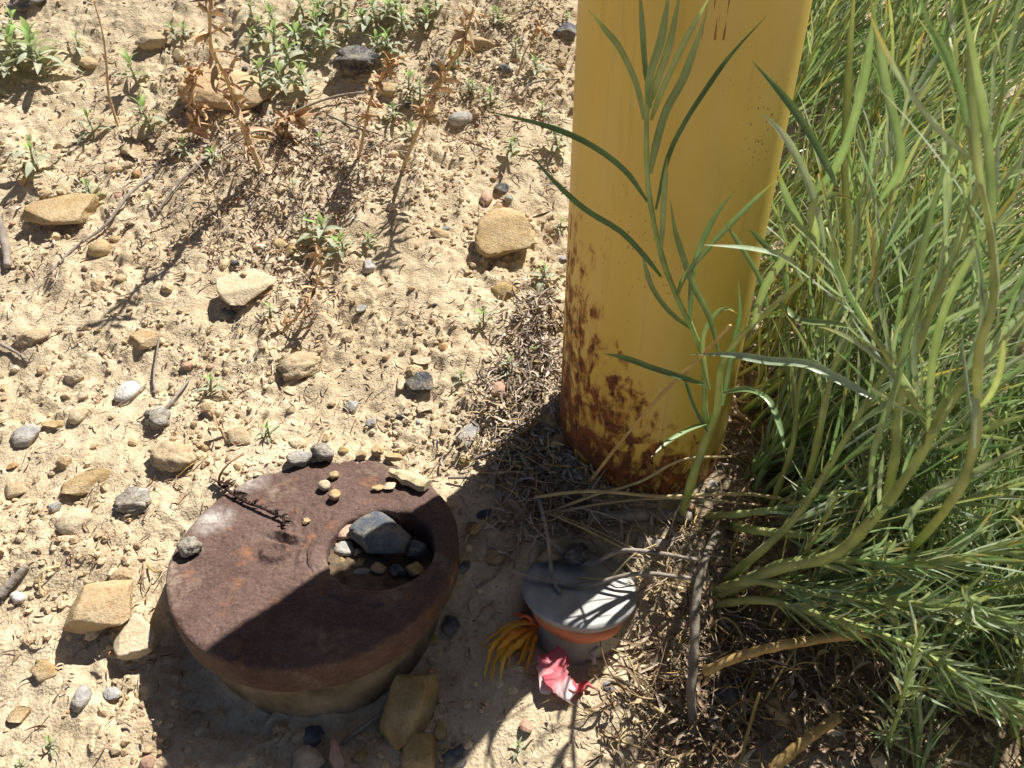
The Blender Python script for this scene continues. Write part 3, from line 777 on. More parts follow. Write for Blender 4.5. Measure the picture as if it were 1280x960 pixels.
S('pebble', 'dark grey pebble right of the tan one at the front of the hole', 497, 716, 22, 15, 'slate', 'pebble', 'angular', .7, on=HZ, group=G3)
S('pebble', 'ochre crumb below the pinkish tan stone in the hole', 428, 703, 12, 11, 'ochre', 'pebble', 'angular', .8, on=HZ + .001, group=G3)
S('pebble', 'grey brown stone in the shaded right end of the hole', 522, 690, 26, 24, 'slate', 'pebble', 'lumpy', .7, on=HZ, group=G3)
# in the pole's shade
S('rock', 'largest ochre rock, in the shade in front of the rusty cap', 513, 873, 72, 84, 'ochre', 'rock', 'block', .50, -.55, .2, group=G4, seed=561)
S('rock', 'oblong ochre rock at the bottom edge below the largest one', 524, 944, 42, 52, 'ochre', 'rock', 'round', .5, 0, .15, group=G4)
S('stone', 'small yellow chip right of the two ochre rocks', 549, 909, 18, 24, 'ochre', 'stone', 'slab', .5, .4, group=G4)
S('stone', 'pale lumpy stone at the bottom edge in front of the rusty cap', 385, 943, 42, 36, 'cream', 'stone', 'angular', .7, group=G4)
S('stone', 'dark grey stone close under the front of the rusty cap', 388, 908, 32, 28, 'slate', 'stone', 'lumpy', .6, group=G4)
S('stone', 'dark grey stone at the bottom edge right of the oblong ochre rock', 568, 945, 32, 32, 'slate', 'stone', 'lumpy', .7, group=G4)
S('stone', 'brown wedge stone between the dark and the ochre stones at the bottom', 420, 935, 22, 42, 'pink', 'stone', 'slab', .5, .3, group=G4)
S('pebble', 'small ochre pebble at the bottom between wedge stone and oblong rock', 449, 938, 18, 15, 'ochre', 'pebble', 'round', .7, group=G4)
S('pebble', 'dark pebble in the shade at the right flank of the rusty cap', 562, 769, 24, 26, 'slate', 'pebble', 'lumpy', .7, group=G4)
S('pebble', 'tan pebble in the shade under the collar side of the rusty cap', 541, 786, 14, 14, 'ochre', 'pebble', 'angular', .7, group=G4)
S('pebble', 'dark pebble half buried in the shaded silt beside the cap', 577, 707, 24, 18, 'slate', 'pebble', 'lumpy', .5, sink=.4, group=G4)
S('pebble', 'small brown pebble above the largest ochre rock', 537, 828, 14, 13, 'pink', 'pebble', 'angular', .7, group=G4)
S('stone', 'black cindery stone behind the small metal cap', 720, 698, 36, 28, 'black', 'stone', 'lumpy', .8, group=G4, on=CAP_Z + .001)
S('stone', 'rust brown leaf-like flake left of the black stone behind the small cap', 690, 696, 38, 20, 'orange', 'stone', 'slab', .35, group=G4, on=CAP_Z + .001)
S('stone', 'ochre stone at the left foot of the pole, upper one', 689, 527, 20, 28, 'ochre', 'stone', 'round', .7, group=G4)
S('stone', 'ochre stone at the left foot of the pole, lower one', 700, 556, 22, 26, 'ochre', 'stone', 'round', .7, group=G4)
S('stone', 'small ochre stone in the shaded litter near the blue grey flake', 580, 577, 16, 14, 'ochre', 'stone', 'angular', .7, group=G4)
S('rock', 'dark stone deep under the shrub at lower right', 918, 862, 60, 56, 'slate', 'rock', 'lumpy', .6, group=G4)
S('rock', 'brown stone under the shrub right of the dark one', 972, 884, 44, 52, 'orange', 'rock', 'angular', .6, group=G4)
S('stone', 'brown flake lying between the pink scrap and the small cap', 744, 830, 18, 16, 'orange', 'stone', 'slab', .3, group=G4)

# split wood chip on the cap
wc = onz(511, 603, ZT)
u = np.linspace(-1, 1, 14); V = []; F = []
for q_, x_ in enumerate(u):
    e = 1 - .75 * max(0, -x_) ** 1.6 - .25 * max(0, x_ - .8) * 5 * .4
    for (y_, z_) in ((-1, -.6), (-.9, .5), (-.2, .9), (.6, .8), (1, .1), (.7, -.8)):
        V.append((x_ * .0160, y_ * .0052 * e + .0006 * math.sin(q_ * 1.3 + y_ * 3), z_ * .0040 * e + .0004 * math.sin(q_ * 2.1 + y_)))
F = [(i_ * 6 + k_, i_ * 6 + (k_ + 1) % 6, i_ * 6 + 6 + (k_ + 1) % 6, i_ * 6 + 6 + k_) for i_ in range(13) for k_ in range(6)] + [tuple(range(6))[::-1], tuple(78 + k_ for k_ in range(6))]
V = np.array(V); a = -.52
V = V @ np.array([[math.cos(a), math.sin(a), 0], [-math.sin(a), math.cos(a), 0], [0, 0, 1]])
tag(obj('wood_chip', mesh_np('wood_chip', V, F, M['chip'], False), loc=(wc[0], wc[1], ZT + .0042)), 'pale split wood chip lying on the back right of the rusty cap', 'wood chip')

# ------------------------------------------------------------------ low grey-green seedlings
R_ = random.Random(21)
def leaf_mesh(seed, L=1.0, W=.26, droop=.35):
    r = random.Random(seed); n = 7; t = np.linspace(0, 1, n)
    P = np.stack([t * 0 + .03 * np.sin(t * 3 + r.uniform(0, 6)), t * math.cos(droop * .6), .10 * np.sin(t * 3.1) - droop * t ** 2.2 * .55], 1) * L
    Wd = W * L * (np.sin(np.pi * (t * .90 + .06)) ** .85) * (1 - .25 * t); Wd[-1] = .012
    V, F = ribbon(P, Wd, (0, 0, 1), .35)
    sh = 1 + .10 * np.sin(t * 9 + r.uniform(0, 6))
    C = np.repeat(np.stack([sh, sh, sh * .95], 1), 3, 0); C[1::3] *= (1.18, 1.12, 1.1)
    return mesh_np('leaf', V, F, M['fuzzy'], True, C)
LEAVES = [leaf_mesh(i, 1, w, d) for i, (w, d) in enumerate(((.28, .2), (.34, .5), (.26, .05), (.31, .7), (.24, .35), (.36, .4)))]
YOUNG = []
for i in range(3):
    me = leaf_mesh(40 + i, 1, .34, .05 + .1 * i)
    a = me.color_attributes['tint']; c = np.zeros(len(a.data) * 4, np.float32); a.data.foreach_get('color', c)
    c = c.reshape(-1, 4); c[:, :3] *= (.85, 1.22, .50); a.data.foreach_set('color', c.ravel()); YOUNG.append(me)
def seedling(label, px, py, size, stems=1, lush=1.0, tall=.55, group='grey-green seedlings on the open soil'):
    """px, py: where the middle of its leaves shows; size: its width in photo pixels"""
    if py < 130: size *= 1.08
    b = onground(px, py + size * .30); k = depth_of(b) / FPX; S_ = size * k
    t = thing('seedling', label, 'seedling', b, group)
    for si in range(stems):
        ang = R_.uniform(0, 6.28); off = 0 if stems == 1 else 1.1 * S_ * R_.uniform(.12, .42)
        base = np.array([math.cos(ang) * off, math.sin(ang) * off * .6, 0])
        base[2] = gz(b[0] + base[0], b[1] + base[1]) - b[2]
        h = S_ * tall * R_.uniform(.8, 1.2) * (1 if stems == 1 else R_.uniform(.6, 1.05))
        lean = np.array([R_.uniform(-.2, .2), R_.uniform(-.25, .1), 1.0])
        top = base + lean * h; base = base - np.array([0, 0, .004])
        P = curve([base, base * .5 + top * .5 + np.array([R_.uniform(-.1, .1) * h, 0, 0]), top], 6)
        V, F = tube(P, np.linspace(.0016, .0008, 6) * (S_ / .04) ** .5, 5)
        obj('stem', mesh_np('stem', V, F, M['fuzzystem']), t)
        n = int(R_.randint(11, 16) * lush); L0 = S_ * .74 * (1 if stems == 1 else .75)
        ga = R_.uniform(0, 6.28)
        for i in range(n):
            f = i / (n - 1); u = .35 + .65 * f
            p = P[0] * (1 - u) + P[-1] * u
            az = ga + i * 2.399; el = math.radians(2 + 62 * f ** 1.9 + R_.uniform(-12, 12))
            L = L0 * (1.0 - .52 * f) * R_.uniform(.8, 1.15)
            me = R_.choice(YOUNG if f > .72 else LEAVES)
            o = bpy.data.objects.new('leaf', me); link(o, t)
            o.location = p; o.rotation_euler = Matrix.Rotation(az, 3, 'Z').to_4x4().to_3x3().to_euler()
            o.rotation_euler = (Matrix.Rotation(az, 3, 'Z') @ Matrix.Rotation(el, 3, 'X') @ Matrix.Rotation(R_.uniform(-.4, .4), 3, 'Y')).to_euler()
            o.scale = (L, L, L)
    return t
for a in (
    ('largest leafy seedling clump in the upper left corner', 34, 76, 78, 4, 1.0),
    ('grey-green seedling at the left edge below the corner clump', 6, 108, 56, 2, 1.0),
    ('seedling cut by the left edge at the top, above the corner clump', 6, 36, 44, 2, .9),
    ('thin pale seedling right of the corner clump', 97, 52, 30, 1, .7),
    ('flat star seedling just above the pale tan slab at left', 52, 205, 54, 1, .9),
    ('small dusty seedling right of the pale tan slab', 114, 232, 34, 1, .9),
    ('seedling with one broad dark leaf, left of the thin dry stalk', 115, 152, 42, 1, .8),
    ('seedling with wide open leaves right of the thin dry stalk', 188, 140, 52, 1, .9),
    ('dusty seedling close behind the thin dry stalk', 172, 92, 40, 1, .8),
    ('blue green seedling left of the tall dead weed', 232, 182, 32, 1, .8),
    ('tiny seedling in the shade above the pale slab twig', 190, 248, 17, 1, .6),
    ('tall leafy seedling before the orange slab, right of the dead weed', 332, 100, 56, 2, 1.0),
    ('seedling with a bright broad leaf right of the orange slab', 362, 76, 44, 1, .9),
    ('dusty seedling left of the black cinder', 384, 102, 40, 1, .9),
    ('bright seedling at the top, left end of the green patch', 338, 24, 40, 2, .9),
    ('grey seedling at the top of the green patch', 364, 40, 54, 3, 1.0),
    ('seedling in the green patch above the black cinder', 402, 42, 50, 2, 1.0),
    ('bright seedling at the top edge in the middle of the green patch', 388, 16, 40, 2, .9),
    ('slim seedling above the cinder stone at right', 444, 36, 40, 2, .9),
    ('pale seedling right of the slim one in the green patch', 472, 48, 46, 2, .9),
    ('leafy seedling at the top edge near the second dead weed', 488, 14, 52, 3, 1.0),
    ('seedling at the right end of the green patch', 522, 26, 42, 2, .9),
    ('bright tip seedling at the top edge left of the dead weed head', 538, 6, 38, 2, .9),
    ('low dusty seedling at the top edge between the tall dead weed and the green patch', 312, 44, 34, 2, .9),
    ('dusty seedling in the gap right of the bright left end of the green patch', 424, 10, 40, 3, .9),
    ('pale tuft at the top edge right of the second dead weed head', 626, 12, 34, 2, .8),
    ('small pale tuft below the second dead weed head', 566, 70, 28, 2, .8),
    ('dusty tuft among debris above the smooth grey stone', 592, 108, 28, 2, .8),
    ('faint tuft right of the flat low clod at the top', 222, 40, 30, 2, .8),
    ('dusty tuft left of the tall dead weed foot', 268, 200, 28, 1, .9),
    ('small tuft just below the brown twig left of the dry stalks', 400, 178, 24, 1, .9),
    ('small seedling at the right foot of the black cinder', 486, 74, 28, 1, .9),
    ('seedling half hidden behind the second dead weed', 512, 108, 40, 2, .9),
    ('grey seedling at the foot of the second dead weed', 492, 138, 30, 1, .8),
    ('green seedling between the dry stems under the second dead weed', 516, 158, 30, 1, .8),
    ('dark narrow seedling behind the tip of the blade left of the pole', 612, 122, 26, 1, .8),
    ('pale seedling above the tip of the blade near the pole', 645, 62, 26, 1, .7),
    ('grey seedling among debris right of the dark lump', 668, 82, 30, 1, .8),
    ('seedling against the upper left edge of the pole', 708, 25, 24, 1, .7),
    ('seedling left of the pole just above the long blade', 676, 135, 28, 1, .8),
    ('dusty seedling below the long blade, left of the pole', 641, 188, 30, 1, .8),
    ('bright seedling touching the pole below the long blade', 697, 178, 34, 1, .9),
    ('dusty seedling at the pole right of the biggest tan block', 680, 340, 40, 1, .7),
    ('seedling at the pole edge above the second blade', 702, 276, 22, 1, .7),
    ('leafy star seedling in the middle of the left soil', 402, 284, 52, 1, 1.1),
    ('lower companion of the leafy star seedling', 427, 302, 36, 1, .9),
    ('small left neighbour of the leafy star seedling', 384, 272, 20, 1, .6),
    ('small dusty seedling right of the leafy star seedling', 464, 298, 24, 1, .8),
    ('bright upright seedling above the leafy star seedling', 369, 236, 20, 1, .7),
    ('thin seedling with a shadow, below the round stone near the pole', 606, 398, 30, 1, .7),
    ('dusty seedling in the litter left of the rust', 640, 458, 28, 1, .8),
    ('pale seedling beside the rust at the pole edge', 668, 440, 24, 1, .7),
    ('small seedling right of the dark hollow stone', 578, 470, 24, 1, .8),
    ('round leaved seedling left of the half-buried clod', 265, 478, 34, 1, .7),
    ('dusty seedling above the rusty cap', 338, 540, 28, 1, .8),
    ('small seedling at the lower right of the cream slab', 341, 392, 28, 1, .7),
    ('tiny dusty seedling at lower left below the orange wedge', 64, 926, 26, 1, .7),
    ('tiny dusty seedling at the bottom left corner', 28, 950, 20, 1, .7),
    ('tiny green seedling in the sun at the bottom middle', 650, 934, 22, 1, .8),
    ('green seedling in the pole shadow among the litter', 655, 580, 24, 1, .7),
    ('green seedling in the shade beside the stones at the pole foot', 632, 572, 20, 1, .6)):
    seedling(*a)

# ------------------------------------------------------------------ dead weeds
def dead_weed(label, pts, h, rad, nleaf, size, tint, group='dead dry weeds', seed=1, spread=1.0, from_=.15):
    r = random.Random(seed); b = onground(*pts[0]); k = depth_of(b)
    n = len(pts); P = [b - np.array([0, 0, .006])]
    for i, q in enumerate(pts[1:], 1):
        P.append(at(q[0], q[1], k - h * (i / (n - 1))))
    C = curve(P, 24); t = thing('dead_weed', label, 'weed', b, group)
    V, F = tube(C - b, np.linspace(rad, rad * .45, 24) * np.array([1 + .25 * (i % 4 == 0) for i in range(24)]), 7, .12, r)
    obj('stalk', mesh_np('stalk', V, F, M['deadstalk'], True, np.tile(tint, (len(V), 1))), t)
    for i in range(nleaf):
        u = from_ + (1 - from_) * r.random(); p = C[int(u * 23)] - b
        d = unit(np.array([r.uniform(-1, 1), r.uniform(-1, .6), r.uniform(-.5, .7)])) ; L = size * r.uniform(.5, 1.2) * spread
        side = unit(np.cross(d, (r.uniform(-1, 1), r.uniform(-1, 1), r.uniform(-1, 1))))
        a = np.linspace(0, r.uniform(2.0, 4.6), 8)[:, None]
        Q = p + d * L * (np.linspace(0, 1, 8) ** .8)[:, None] + side * L * .28 * (1 - np.cos(a)) + np.array([0, 0, -1]) * L * .2 * np.linspace(0, 1, 8)[:, None] ** 2
        W = L * r.uniform(.16, .40) * np.array([.25, .7, 1, .95, .85, .6, .4, .12])
        V, F = ribbon(Q, W, side + .3 * d, .7, r.uniform(-1.5, 1.5))
        v = r.uniform(.75, 1.25); tt = np.array(tint) * v * (1, r.uniform(.85, 1), r.uniform(.75, 1))
        obj('dry_leaf', mesh_np('dry_leaf', V, F, M['deadleaf'], True, np.tile(tt, (len(V), 1))), t)
    return t
dead_weed('tallest dead tan weed at the upper left, before the orange slab', [(330, 222), (312, 178), (300, 148), (290, 118), (282, 95), (264, 60), (262, 20), (256, -30)], .14, .0026, 70, .018, (1.1, 1.08, 1.05), seed=3)
dead_weed('bushy reddish dead weed at the left of the tallest dead one', [(238, 172), (243, 140), (240, 110), (250, 80)], .03, .0012, 60, .013, (1.1, 1.0, .9), seed=4, spread=1.15)
dead_weed('slanting tan dead weed right of the black cinder', [(500, 212), (520, 168), (540, 128), (562, 82), (582, 45), (592, 8)], .10, .0019, 70, .014, (1.1, 1.08, 1.02), seed=5, from_=.3)
dead_weed('short reddish dead weed left of the slanting one', [(446, 205), (456, 160), (464, 122), (480, 92), (500, 70)], .06, .0014, 56, .012, (1.05, .95, .82), seed=6, from_=.35)
dead_weed('thin pale dry stalk at upper left between two seedlings', [(146, 152), (136, 118), (133, 80), (128, 40), (117, 0)], .06, .0014, 12, .008, (1.1, 1.02, .95), seed=7)
dead_weed('small dead weed with curled head near the upper left of the pole', [(646, 92), (656, 65), (672, 42), (678, 34)], .02, .0010, 22, .009, (1.1, 1.0, .9), seed=8, from_=.5)
dead_weed('low curled brown weed under the tallest dead weed', [(345, 175), (352, 168), (360, 150), (372, 146)], .01, .0012, 40, .017, (.85, .76, .68), seed=9, spread=1.1, from_=0)
dead_weed('dried grey brown weed stub above the rusty cap', [(283, 552), (272, 528), (262, 512)], .01, .0011, 9, .009, (1.05, 1.0, .95), seed=10)
dead_weed('dried pale weed below the leafy star seedling', [(392, 352), (402, 332), (396, 318), (404, 310)], .01, .0011, 26, .011, (1.2, 1.15, 1.1), seed=11, from_=0)
dead_weed('dry curled weed left of the second seedling patch, by the clod', [(345, 418), (366, 402), (384, 378), (398, 352)], .01, .0014, 26, .012, (1.15, 1.08, 1.0), seed=12, from_=.1)
# dark dried sprig lying on the cap
sp = [onz(x, y, DISC_Z + .003) for x, y in ((273, 605), (290, 617), (308, 628), (325, 634), (342, 642), (354, 648), (355, 657))]
t = thing('dried_sprig', 'dark dried sprig lying across the upper left of the rusty cap', 'sprig', sp[0])
V, F = tube(curve(sp, 22) - sp[0], .0009, 6, .3); obj('stalk', mesh_np('stalk', V, F, M['dark_sprig']), t)
r = random.Random(9)
for i in range(34):
    u = r.random() ** 1.5; p = curve(sp, 50)[int(u * 49)] - sp[0]; a = r.uniform(-.6, 2.8); L = r.uniform(.003, .009) * (1.2 - .6 * u)
    d = np.array([math.cos(a), math.sin(a) * .7, r.uniform(0, .4)])
    Q = p + d * L * np.linspace(0, 1, 5)[:, None] + np.array([0, 0, 1]) * .001 * np.sin(np.linspace(0, 3, 5))[:, None]
    V, F = ribbon(Q, L * .35 * np.array([.4, 1, .9, .6, .1]), (r.uniform(-.5, .5), r.uniform(-.5, .5), 1), .5, r.uniform(-1, 1))
    obj('dry_leaf', mesh_np('dry_leaf', V, F, M['dark_sprig']), t)
tl = [sp[0], at(276, 592, depth_of(sp[0]) - .004), at(288, 578, depth_of(sp[0]) - .004), at(306, 567, depth_of(sp[0]) + .002)]
V, F = tube(curve(tl, 14) - sp[0], np.linspace(.0009, .0004, 14), 5); obj('tail', mesh_np('tail', V, F, M['deadstalk'], True, np.tile((.5, .32, .22), (len(V), 1))), t)

# ------------------------------------------------------------------ twigs, sticks and straws
def stick(name, label, pts, r0, r1, mat='wood', cat='twig', group='fallen twigs and straws', lift=None, tint=(1, 1, 1), seed=0, n=26, wob=.12, k=7):
    """pts: (px, py, height above the ground) """
    rr = random.Random(seed or hash(label) % 1000); P = []
    for q in pts:
        p = onground(q[0], q[1]); d = depth_of(p)
        h = q[2] if len(q) > 2 else .003
        # keep the picture position while lifting off the ground
        dd = ray(q[0], q[1]); s = h / max(.25, -dd[2] + .34 * dd[1]); P.append(p - dd * s * 1.0 + np.array([0, 0, 0.0]))
    C = curve(P, n); b = C[0].copy()
    C = C + np.array([[rr.uniform(-1, 1) for _ in range(3)] for _ in range(n)]) * min(r0, .0016) * (.22 if r0 < .002 else .10)
    inr = np.hypot(C[:, 0] - CAP_C[0], C[:, 1] - CAP_C[1]) < CAP_R + .004
    C[:, 2] = np.where(inr, np.maximum(C[:, 2], CAP_Z + .0022 + r0), C[:, 2])
    if max(q[2] if len(q) > 2 else .003 for q in pts) < .009: C[:, 2] = np.maximum(C[:, 2], ground_h(C[:, 0], C[:, 1]) + r0 * .5)
    for _ in range(3): C[1:-1] = (C[:-2] + 2 * C[1:-1] + C[2:]) / 4
    V, F = tube(C - b, np.linspace(r0, r1, n), k, wob, rr)
    tt = np.tile(tint, (len(V), 1)) * (np.repeat(np.array([rr.uniform(.85, 1.1) for _ in range(n)]), k)[:, None])
    o = obj(name, mesh_np(name, V, F, M[mat], True, tt), loc=b); tag(o, label, cat, group); return o
stick('twig', 'grey forked twig slanting down beside the pale tan slab', [(188, 214, .006), (160, 245, .004), (130, 280, .004), (98, 305, .003), (62, 350, .002)], .0017, .0009, tint=(1.3, 1.25, 1.2))
stick('twig', 'brown twig running from the cinder down to the seedlings', [(455, 112, .006), (410, 122, .006), (370, 140, .005), (330, 165, .004), (285, 185, .003), (240, 215, .002)], .0014, .0009, tint=(1.2, 1.1, 1.0))
stick('twig', 'pale twig below the first one, upper left', [(262, 198, .004), (235, 225, .003), (205, 252, .003), (192, 270, .001)], .0015, .0009, tint=(1.3, 1.25, 1.2))
stick('twig', 'grey woody stump twig at the left edge', [(-6, 270, .012), (4, 300, .01), (10, 335, .004)], .0040, .0030)
stick('twig', 'dry brown twig under the stalks left of the slanting weed', [(410, 146, .003), (445, 155, .004), (480, 166, .003)], .0012, .0008)
stick('twig', 'curved pale root left of the pole top', [(650, 122, .002), (662, 108, .005), (680, 100, .006), (700, 99, .003)], .0012, .0008, tint=(1.5, 1.4, 1.3))
stick('straw', 'pale straw lying near the top beside the pole', [(600, 26, .003), (628, 20, .005), (656, 14, .004)], .0009, .0006, 'straw', 'straw')
stick('straw', 'short pale straw under the long blade', [(590, 174, .003), (604, 182, .003), (618, 188, .002)], .0007, .0005, 'straw', 'straw')
stick('twig', 'thin brown twig at the left above the flat orange stone', [(-2, 425, .003), (20, 436, .003), (32, 446, .002)], .0015, .001, tint=(1.3, 1.2, 1))
stick('twig', 'brown twig beside the white oval pebble', [(146, 502, .002), (162, 490, .005), (180, 470, .003)], .0010, .0007, tint=(.9, .6, .5))
stick('twig', 'pale bent stalk right of the white oval pebble', [(192, 485, .004), (190, 460, .005), (200, 420, .004)], .0011, .0007, tint=(1.4, 1.2, 1))
stick('twig', 'broken pale stick near the crusted stone', [(205, 510, .004), (222, 488, .005), (235, 468, .003)], .0014, .001, tint=(1.3, 1.2, 1))
stick('twig', 'dry curl of root left of the rusty cap', [(188, 715, .001), (196, 719, .006), (206, 716, .002)], .0007, .0005, 'straw', tint=(.9, .7, .5))
stick('twig', 'white curved rootlet above the orange wedge', [(52, 746, .001), (52, 728, .006), (60, 720, .007), (78, 716, .002)], .0008, .0005, 'straw', tint=(1.4, 1.4, 1.3))
stick('twig', 'brown bark strip at the left edge above the small white pebble', [(0, 745, .003), (15, 730, .004), (38, 716, .002)], .0035, .0022, tint=(1.1, .95, .8))
stick('twig', 'grey stick lying in the shade in front of the rusty cap', [(426, 917, .003), (452, 893, .005), (478, 872, .006), (500, 848, .004)], .0013, .0011, tint=(1.3, 1.25, 1.2))
stick('twig', 'thin stem from the rim of the left weed to the clod', [(225, 606, .002), (240, 590, .006), (262, 575, .003)], .0006, .0004, 'straw', tint=(.7, .55, .4))
# straws in front of the pole
stick('straw', 'longest tan straw running level across the pole foot', [(668, 617, .016), (740, 622, .022), (830, 626, .028), (930, 628, .03), (1010, 628, .03)], .0011, .0011, 'straw', 'straw', k=8)
stick('straw', 'straw leaning up across the rust to the right', [(738, 608, .012), (775, 565, .055), (830, 495, .11), (880, 437, .15), (915, 395, .18)], .0011, .0008, 'straw', 'straw', k=8, tint=(1.1, .95, .75))
stick('straw', 'bent straw rising from left of the small cap past the pole foot', [(690, 636, .010), (745, 624, .018), (800, 605, .03), (850, 583, .045), (910, 572, .05)], .0010, .0008, 'straw', 'straw', k=8)
stick('straw', 'grey straw just below the longest tan straw', [(688, 640, .010), (760, 632, .018), (850, 630, .024), (950, 632, .026)], .0009, .0008, 'straw', 'straw', tint=(.8, .8, .8))
stick('twig', 'grey twig lying over the back of the small metal cap', [(640, 712, .012), (680, 714, .022), (730, 716, .026), (790, 716, .026), (850, 720, .024), (890, 722, .02)], .0016, .0012, tint=(1.3, 1.15, .95))
stick('twig', 'straight grey twig behind the small metal cap, dipping right', [(684, 674, .014), (730, 684, .024), (770, 692, .026), (820, 698, .026), (880, 700, .024)], .0016, .0012, tint=(1.2, 1.2, 1.2))
stick('straw', 'stiff grey straw pointing down onto the small metal cap', [(672, 615, .012), (682, 655, .022), (692, 700, .03), (701, 734, .022)], .0013, .0012, 'wood', 'straw', tint=(1.6, 1.55, 1.45))
stick('straw', 'fine straw crossing from the litter to the right of the small cap', [(680, 637, .012), (720, 655, .018), (760, 678, .02), (800, 700, .02)], .0007, .0006, 'straw', 'straw', tint=(.8, .8, .75))
stick('straw', 'second fine straw beside the crossing one', [(684, 636, .012), (735, 660, .018), (790, 690, .02), (830, 712, .018)], .0006, .0005, 'straw', 'straw', tint=(.8, .8, .8))
stick('straw', 'fine straw rising right over the back of the small cap', [(725, 722, .012), (755, 712, .02), (790, 698, .024), (820, 688, .02)], .0007, .0005, 'straw', 'straw')
stick('straw', 'dark thin stem left of the stiff grey straw', [(662, 608, .010), (655, 640, .014), (648, 680, .010), (640, 720, .004)], .0008, .0006, 'wood', 'straw')
stick('straw', 'thin curved stem between the two steep stems by the small cap', [(690, 612, .012), (686, 640, .018), (672, 668, .016), (660, 700, .008), (664, 716, .004)], .0006, .0005, 'wood', 'straw', tint=(1.2, 1.2, 1.1))
stick('twig', 'thin twig in the silt left of the small cap', [(608, 678, .002), (628, 692, .003), (646, 704, .002)], .0009, .0007, tint=(1.4, 1.3, 1.2))
stick('twig', 'root fork in the silt running to the small cap', [(596, 733, .001), (618, 720, .003), (636, 698, .003)], .0010, .0007, tint=(1, .85, .7))
stick('twig', 'grey stem lying in the shadow right of the rusty cap top', [(560, 594, .004), (585, 600, .006), (612, 606, .004)], .0010, .0007, tint=(1.3, 1.25, 1.2))
stick('twig', 'thick grey splinter in the shaded litter left of the pole', [(592, 574, .005), (612, 568, .008), (632, 560, .006)], .0016, .0010, tint=(1.6, 1.5, 1.4))
stick('root', 'fat brown root lying along the front of the pole foot', [(735, 648, .001), (770, 652, .002), (810, 650, .002), (862, 652, .001)], .0052, .0040, 'wood', 'root', tint=(.7, .52, .4), wob=.14, k=12)
stick('root', 'fibrous grey root crown right of the pole foot', [(796, 682, .001), (822, 688, .002), (846, 690, .001)], .0048, .0030, 'wood', 'root', tint=(.7, .62, .55), wob=.18, k=12)
# woody stems at lower right
stick('branch', 'upright dark woody stem standing right of the small cap', [(868, 914, .004), (865, 860, .022), (869, 800, .036), (871, 745, .044), (880, 700, .040), (896, 668, .02), (908, 650, .002)], .0027, .0027, 'bark', 'branch', wob=.2, k=10, tint=(.85, .78, .7))
stick('branch', 'pale broken stem reaching right from the dark woody one', [(880, 836, .035), (930, 824, .04), (1000, 808, .05), (1078, 796, .055)], .0024, .0026, 'straw', 'branch', tint=(.85, .72, .52), k=10, wob=.16)
stick('branch', 'pale broken stem slanting up at the bottom edge', [(962, 966, .02), (1000, 936, .03), (1045, 905, .035)], .0028, .0026, 'straw', 'branch', tint=(.75, .64, .45), k=10, wob=.16)
stick('straw', 'yellowish upright stalk at the bottom beside the woody stem', [(922, 965, .006), (935, 915, .02), (948, 870, .03)], .0010, .0009, 'straw', 'straw', tint=(.6, .58, .36))
for i, (q, lb) in enumerate((
        ([(776, 858, .004), (810, 878, .008), (850, 900, .008), (905, 912, .004)], 'grey stem low in the dark debris left of the woody stem'),
        ([(750, 920, .003), (800, 930, .006), (850, 946, .006)], 'grey straw near the bottom edge left of the woody stem'),
        ([(885, 785, .006), (905, 770, .014), (925, 790, .014), (930, 830, .006)], 'thin curled root right of the woody stem'),
        ([(895, 745, .008), (915, 765, .012), (940, 758, .012)], 'hooked pale root under the olive stems'),
        ([(940, 900, .004), (960, 870, .010), (985, 830, .014), (1010, 790, .012)], 'thin arching stem behind the pale broken stem'),
        ([(960, 790, .010), (970, 765, .016), (985, 755, .014)], 'pale curled tendril above the broken stem'),
        ([(890, 880, .004), (920, 900, .006), (935, 940, .004)], 'dark thin stem by the yellowish stalk'),
        ([(1040, 880, .006), (1090, 905, .010), (1130, 940, .008)], 'brown stem under the shrub at the bottom right'))):
    stick('straw', lb, q, .0008, .0006, 'straw', 'straw', tint=(.8, .75, .65), seed=60 + i)

# ------------------------------------------------------------------ the green shrub right of the pole
RS = random.Random(31)
shrub_base = onground(960, 700)
shrub = thing('rabbitbrush_shrub', 'large green shrub with long narrow leaves filling the right side beside the pole', 'shrub', shrub_base)
STEMS = []; LEAF = []
GREEN = [(1.0, 1.0, 1.0), (1.0, 1.0, 1.0), (.80, .92, .75), (1.2, 1.12, .9), (.62, .78, .62), (1.05, 1.15, 1.25), (1.35, 1.2, .95), (1.5, 1.42, 1.7), (.5, .66, .5), (1.25, 1.25, 1.5)]
def add_stem(C, r0, r1, tint=(1, 1, 1), k=7, mat='stem'):
    n = len(C); V, F = tube(C - shrub_base, np.linspace(r0, r1, n) * np.array([1 + .14 * (i_ % 3 == 0) for i_ in range(n)]), k, .10, RS)
    ct_ = np.repeat(np.array([np.array(tint) * RS.uniform(.72, 1.15) * (1, RS.uniform(.9, 1), RS.uniform(.8, 1)) for _ in range(n)]), k, 0)
    s = obj('stem', mesh_np('stem', V, F, M[mat], True, ct_), shrub)
    STEMS.append(s); return s
